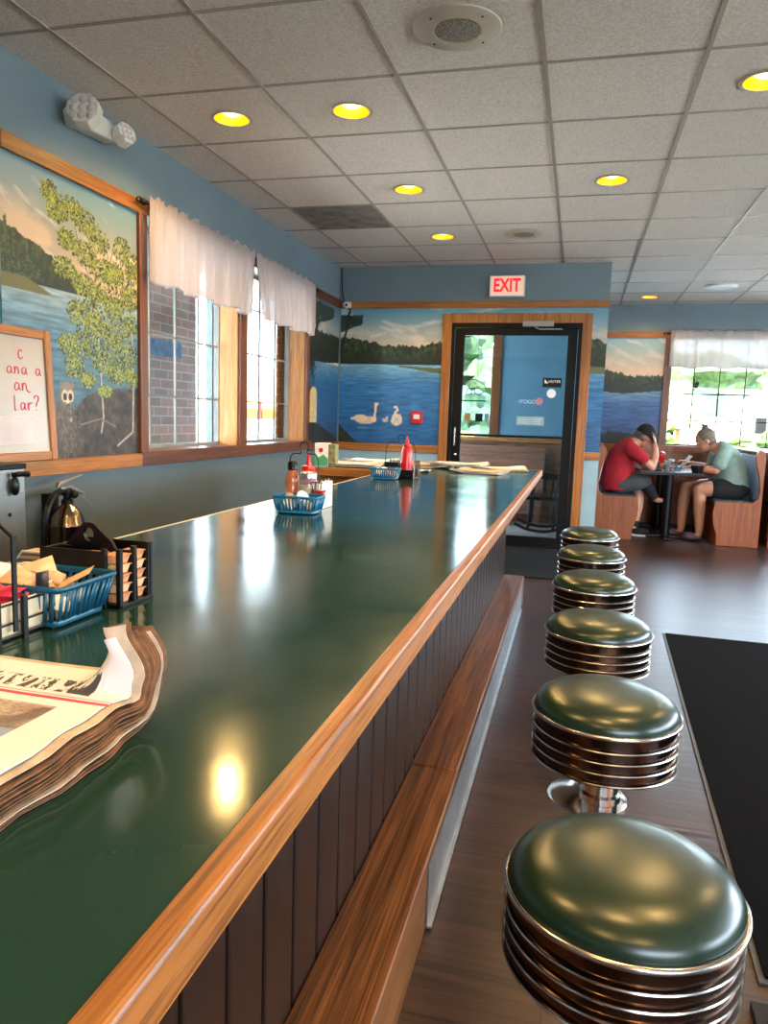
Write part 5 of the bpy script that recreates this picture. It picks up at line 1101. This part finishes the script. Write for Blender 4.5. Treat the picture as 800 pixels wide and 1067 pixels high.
s_ = MB(); s_.ell((.46, y, .54), (.155, .20, .085), 20, 12); limb(s_, [(.46, y-.10, .56), (.60, y-.09, .588), (.725, y-.04, .60)], [.108, .098, .076]); limb(s_, [(.46, y+.10, .56), (.60, y+.10, .568), (.69, y+.08, .54)], [.108, .098, .076])
solid('shorts', s_, M['shorts_grey'], t, .009, 4, 'dark grey shorts')
s_ = MB(); limb(s_, [(.735, y-.03, .585), (.79, y, .50), (.835, y+.015, .44)], [.066, .063, .048]); solid('knee_sock', s_, M['shorts_black'], t, .008, 3, 'black covering on the crossed shin')
s_ = MB(); s_.ell((.665, y, .13), (.042, .042, .05)); s_.ell((.715, y, .050), (.105, .045, .042)); solid('shoe', s_, M['shorts_black'], t, .007, 3)
obj('shoe_sole', MB().loft([[(.71+.112*math.cos(q)*k_, y+.050*math.sin(q)*k_, z) for q in [2*pi*i/24 for i in range(24)]] for k_, z in ((.95, .001), (1, .008), (.98, .018))]), M['paper'], t, label='white shoe sole')
cp = MB(); cp.lathe([(.108, -.012), (.110, .02), (.102, .06), (.075, .10), (.035, .122), (0, .128)], 28, F @ Matrix.Translation((-.008, 0, .018)) @ Matrix.Diagonal((1, .84, .92, 1)))
cp.prism([(.07, -.06), (.13, -.052), (.165, -.02), (.17, 0), (.165, .02), (.13, .052), (.07, .06)], .010, .018, 'z', F @ Matrix.Rotation(.15, 4, 'Y'))
obj('cap', cp, M['cap'], t, label='black baseball cap'); obj('hair', MB().ell((-.022, 0, -.005), (.094, .081, .085), 20, 12, F), M['hair'], t); face(F, t)
# --- person in sage
t = thing('person', 'person in sage green t-shirt and black shorts with hair in a bun', 'person', (1.6, 8.5, .475)); y = 8.5
b = MB(); torso(b, [(1.60, .56), (1.575, .72), (1.52, .88), (1.45, .98), (1.41, 1.01)], [.14, .14, .125, .08, .05], [.17, .17, .18, .14, .055], y)
F = head(b, Vector((1.305, y, 1.065)), .50, -1); limb(b, [(1.42, y, .99), (1.335, y, 1.04)], [.055, .050])
limb(b, [(1.47, y-.18, .93), (1.44, y-.21, .84), (1.40, y-.21, .765)], [.052, .050, .040]); limb(b, [(1.40, y-.21, .765), (1.31, y-.17, .765), (1.22, y-.12, .775)], [.042, .038, .025]); hand(b, (1.22, y-.12, .775), (-1, .25, .05), (0, 0, 1), -1)
limb(b, [(1.47, y+.18, .93), (1.44, y+.22, .84), (1.38, y+.20, .77)], [.052, .05, .04]); limb(b, [(1.38, y+.20, .77), (1.28, y+.16, .79), (1.20, y+.12, .81)], [.040, .036, .025]); hand(b, (1.20, y+.12, .81), (-1, -.1, .3), (0, 0, 1))
limb(b, [(1.60, y-.11, .565), (1.42, y-.12, .565), (1.27, y-.12, .545)], [.100, .090, .068]); limb(b, [(1.27, y-.12, .545), (1.285, y-.12, .34), (1.30, y-.12, .10)], [.064, .060, .038]); b.ell((1.24, y-.12, .045), (.10, .040, .032))
limb(b, [(1.60, y+.11, .565), (1.40, y+.12, .565), (1.17, y+.12, .545)], [.100, .090, .068]); limb(b, [(1.17, y+.12, .545), (1.15, y+.12, .34), (1.15, y+.12, .10)], [.064, .060, .038]); b.ell((1.09, y+.12, .045), (.10, .040, .032))
solid('body', b, M['skin'], t, .007, 5, 'skin of face, arms and bare legs')
s_ = MB(); torso(s_, [(1.60, .55), (1.605, .63), (1.58, .76), (1.52, .89), (1.45, .98), (1.415, 1.0)], [.155, .165, .158, .142, .098, .060], [.195, .20, .185, .195, .155, .07], y)
for q in (-1, 1): limb(s_, [(1.48, y+q*.17, .935), (1.455, y+q*.205, .885), (1.435, y+q*.215, .83)], [.078, .074, .070])
solid('t_shirt', s_, M['tee_green'], t, .009, 5, 'sage green t-shirt')
s_ = MB(); s_.ell((1.62, y, .555), (.165, .215, .095), 20, 12)
for q in (-1, 1): limb(s_, [(1.62, y+q*.10, .56), (1.52, y+q*.11, .565), (1.45, y+q*.115, .565)], [.118, .116, .112])
solid('shorts', s_, M['shorts_black'], t, .009, 3, 'black shorts')
for x, q in ((1.24, -.12), (1.09, .12)):
    s_ = MB(); s_.ell((x-.01, y+q, .038), (.118, .050, .038)); s_.ell((x-.05, y+q, .055), (.07, .046, .035)); solid('clog', s_, plain('plum_rubber', (66, 34, 42), .5), t, .007, 3, 'dark plum clog')
hr = MB(); hr.ell((-.020, 0, .028), (.098, .084, .100), 24, 14, F); hr.ell((-.035, 0, -.035), (.068, .074, .055), 16, 10, F); hr.ell((-.050, 0, .125), (.034, .034, .034), 14, 10, F); hr.ell((-.040, .0, .162), (.013, .012, .022), 10, 8, F)
hr.ell((-.070, .01, .135), (.022, .018, .016), 10, 8, F)
solid('hair', hr, M['hair'], t, .006, 3, 'brown hair tied up in a bun'); face(F, t)

# ================================================================== OUTSIDE
GA = plain('asphalt', (128, 128, 128), .9, .08, 1); GG = plain('lawn', (84, 104, 34), .95, .2, 1); CONC = plain('pale_concrete', (190, 186, 178), .9, .06, 1)
def ground(n, mb, m): o = obj(n, mb, m, smooth=False); o['kind'] = 'structure'; return o
ground('ground', MB().box(-400, 400, -100, 600, -.5, -.22), GA)
ground('sidewalk', MB().box(-12, -2.7, -8, 9, -.22, -.16).box(-12, 30, 10.3, 14, -.22, -.16), CONC)
ground('lawn', MB().box(-14, 60, 18, 34, -.22, -.15).box(-14, 80, 42, 110, -.22, -.13), GG)
t = thing('brick_pier', 'haze-paled red brick pier outside the window nearer the whiteboard', 'brick pier', (-3.4, 5.3, -.2))
obj('shaft', MB().box(-3.75, -3.2, 4.72, 5.86, -.2, 2.7), M['brick'], t, smooth=False); obj('reflection_band', MB().box(-3.199, -3.19, 4.95, 5.6, 1.62, 1.74), plain('blue_reflection_tint', (70, 96, 130), .6, .2, 20), t, smooth=False)  # blue strip on the shaft stands in for a reflection in the glass
obj('pier_cap', MB().box(-3.8, -3.15, 4.68, 5.9, 2.55, 2.7), CONC, t)
LEAF = [plain('yellow_green_foliage', (58, 74, 20), .8, .6, 3), plain('mid_foliage', (34, 52, 18), .8, .6, 3), plain('bluish_foliage', (30, 50, 34), .8, .6, 3)]  # leaf colours by tree: yellow-green, mid green, bluish
def tree(name, label, cat, x, y, h, rw, m, seed, group, trunk_=True, n=9):
    r = random.Random(seed); t = thing(name, label, cat, (x, y, -.2), group); mb = MB()
    ico = []
    for k_ in range(n):
        a = r.uniform(0, 2*pi); q = r.uniform(.1, .75); cx_, cy_, cz_ = x+rw*q*math.cos(a), y+rw*q*math.sin(a), h*(r.uniform(.35, .85) if trunk_ else r.uniform(.08, .5)); rad = rw*r.uniform(.35, .6)
        st = len(mb.v); mb.ell((cx_, cy_, cz_), (rad, rad, min(rad*.85, h-cz_ if trunk_ else h*.45)), 18, 12)
        for i in range(st, len(mb.v)):
            v_ = Vector(mb.v[i]); d_ = v_-Vector((cx_, cy_, cz_)); f = 1+.16*math.sin(v_.x*7/rw*1.3+seed)*math.sin(v_.y*9/rw)+.14*math.sin(v_.z*13/rw+k_)+r.uniform(-.10, .10); mb.v[i] = tuple(Vector((cx_, cy_, cz_))+d_*f)
    obj('crown', mb, m, t, angle=25)
    if trunk_: obj('trunk', MB().tube([(x, y, -.2), (x+.05*rw, y, h*.3), (x, y, h*.6)], [h*.035, h*.028, h*.015], 10), M['rustic'], t)
    return t
G_ = 'trees beyond the far window'
for i, (x, y, h, rw, m) in enumerate(((9.5, 62, 6.2, 4, 1), (7.5, 66, 7.0, 4.5, 0), (12.5, 64, 6.0, 4, 0), (4.5, 70, 8.5, 5, 1), (16, 70, 6.5, 4.5, 0), (21, 74, 5.6, 4.5, 2), (1, 64, 7.5, 5, 0), (26, 76, 6, 5, 1))):
    tree('tree', ['mid green tree behind the house, seen through the far window', 'broad yellow-green tree at the left of the far window view', 'yellow-green tree just left of the white house', 'tall green tree behind the wall mural end', 'yellow-green tree behind the white house', 'bluish tree right of the white house', 'wide yellow-green tree hidden by the alcove wall', 'green tree outside the photo to the right'][i], 'tree', x, y, h, rw, LEAF[m], 40+i, G_)
tree('small_tree', 'small sparse tree at the left edge of the far window', 'tree', 3.35, 28, 3.1, .8, plain('reddish_foliage', (120, 96, 70), .8, .3, 3), 77, None, True, 6)
for i, (x, y) in enumerate(((8.6, 44), (10.4, 45), (3.6, 36), (12.6, 45))):
    tree('bush', ['round yellow-green bush before the white house', 'second yellow-green bush, right of the first', 'low bush at the left bottom of the far window', 'bush farther right before the house'][i], 'bush', x, y, 1.5 if i != 2 else 1.2, .95, LEAF[0], 90+i, 'bushes outside', False, 6)
t = thing('house', 'white house with grey roof seen through the far window', 'house', (12.5, 54, -.2)); HW = plain('white_siding', (214, 208, 200), .8)
obj('wall', MB().box(10.2, 15.5, 52, 58, -.2, 2.5), HW, t, smooth=False); obj('roof', MB().prism([(9.9, 2.5), (15.8, 2.5), (12.85, 4.2)], 51.7, 58.3, 'y'), plain('grey_shingles', (150, 146, 144), .9, .1), t, smooth=False)
for x in (10.8, 12.6, 14.2): obj('window', MB().box(x, x+.7, 51.95, 52.0, .9, 1.9), M['frame_dark'], t, smooth=False)
obj('garage', MB().box(6.6, 9.4, 53, 57, -.2, 1.9), plain('tan_siding', (196, 176, 156), .8), t, smooth=False); obj('garage_door', MB().box(8.2, 9.2, 52.95, 53, -.1, 1.6), plain('grey_door', (120, 122, 116), .7), t, smooth=False)
t = thing('gas_canopy', 'yellow filling station canopy far off through the left windows', 'canopy', (-72, 165, 0)); YL = plain('yellow_canopy_paint', (236, 190, 80), .6)
obj('canopy_roof', MB().box(-86, -58, 160, 172, 3.6, 5.4), YL, t, smooth=False)
for x in (-84, -73, -61): obj('column', MB().box(x, x+.8, 163, 164, -.2, 3.6), M['red'], t, smooth=False)
obj('kiosk', MB().box(-82, -64, 174, 180, -.2, 3), YL, t, smooth=False)
G2 = 'trees beyond the porch window'
for i, (x, y, h, rw, m) in enumerate(((-5.4, 34, 6.4, 3, 1), (-4.0, 38, 5.5, 2.6, 0), (-7.6, 36, 6.6, 3.2, 0), (-6.0, 27, 2.6, 1.6, 2), (-4.3, 28, 2.4, 1.4, 2))):
    tree('tree', ['dark green tree in the middle of the porch window', 'yellow-green tree at the right of the porch window', 'yellow-green tree at the left of the porch window', 'low bluish tree under the hanging sign', 'second low bluish tree by the porch post'][i], 'tree', x, y, h, rw, LEAF[m], 60+i, G2)
t = thing('wood_crate', 'small yellow box outside beyond the porch window', 'box', (-1.95, 12.8, -.16)); obj('body', MB().box(-2.15, -1.75, 12.6, 13.0, -.16, .95), YL, t, bevel=.02); obj('lid', MB().box(-2.18, -1.72, 12.57, 13.03, .95, 1.0), M['oak_x'], t)
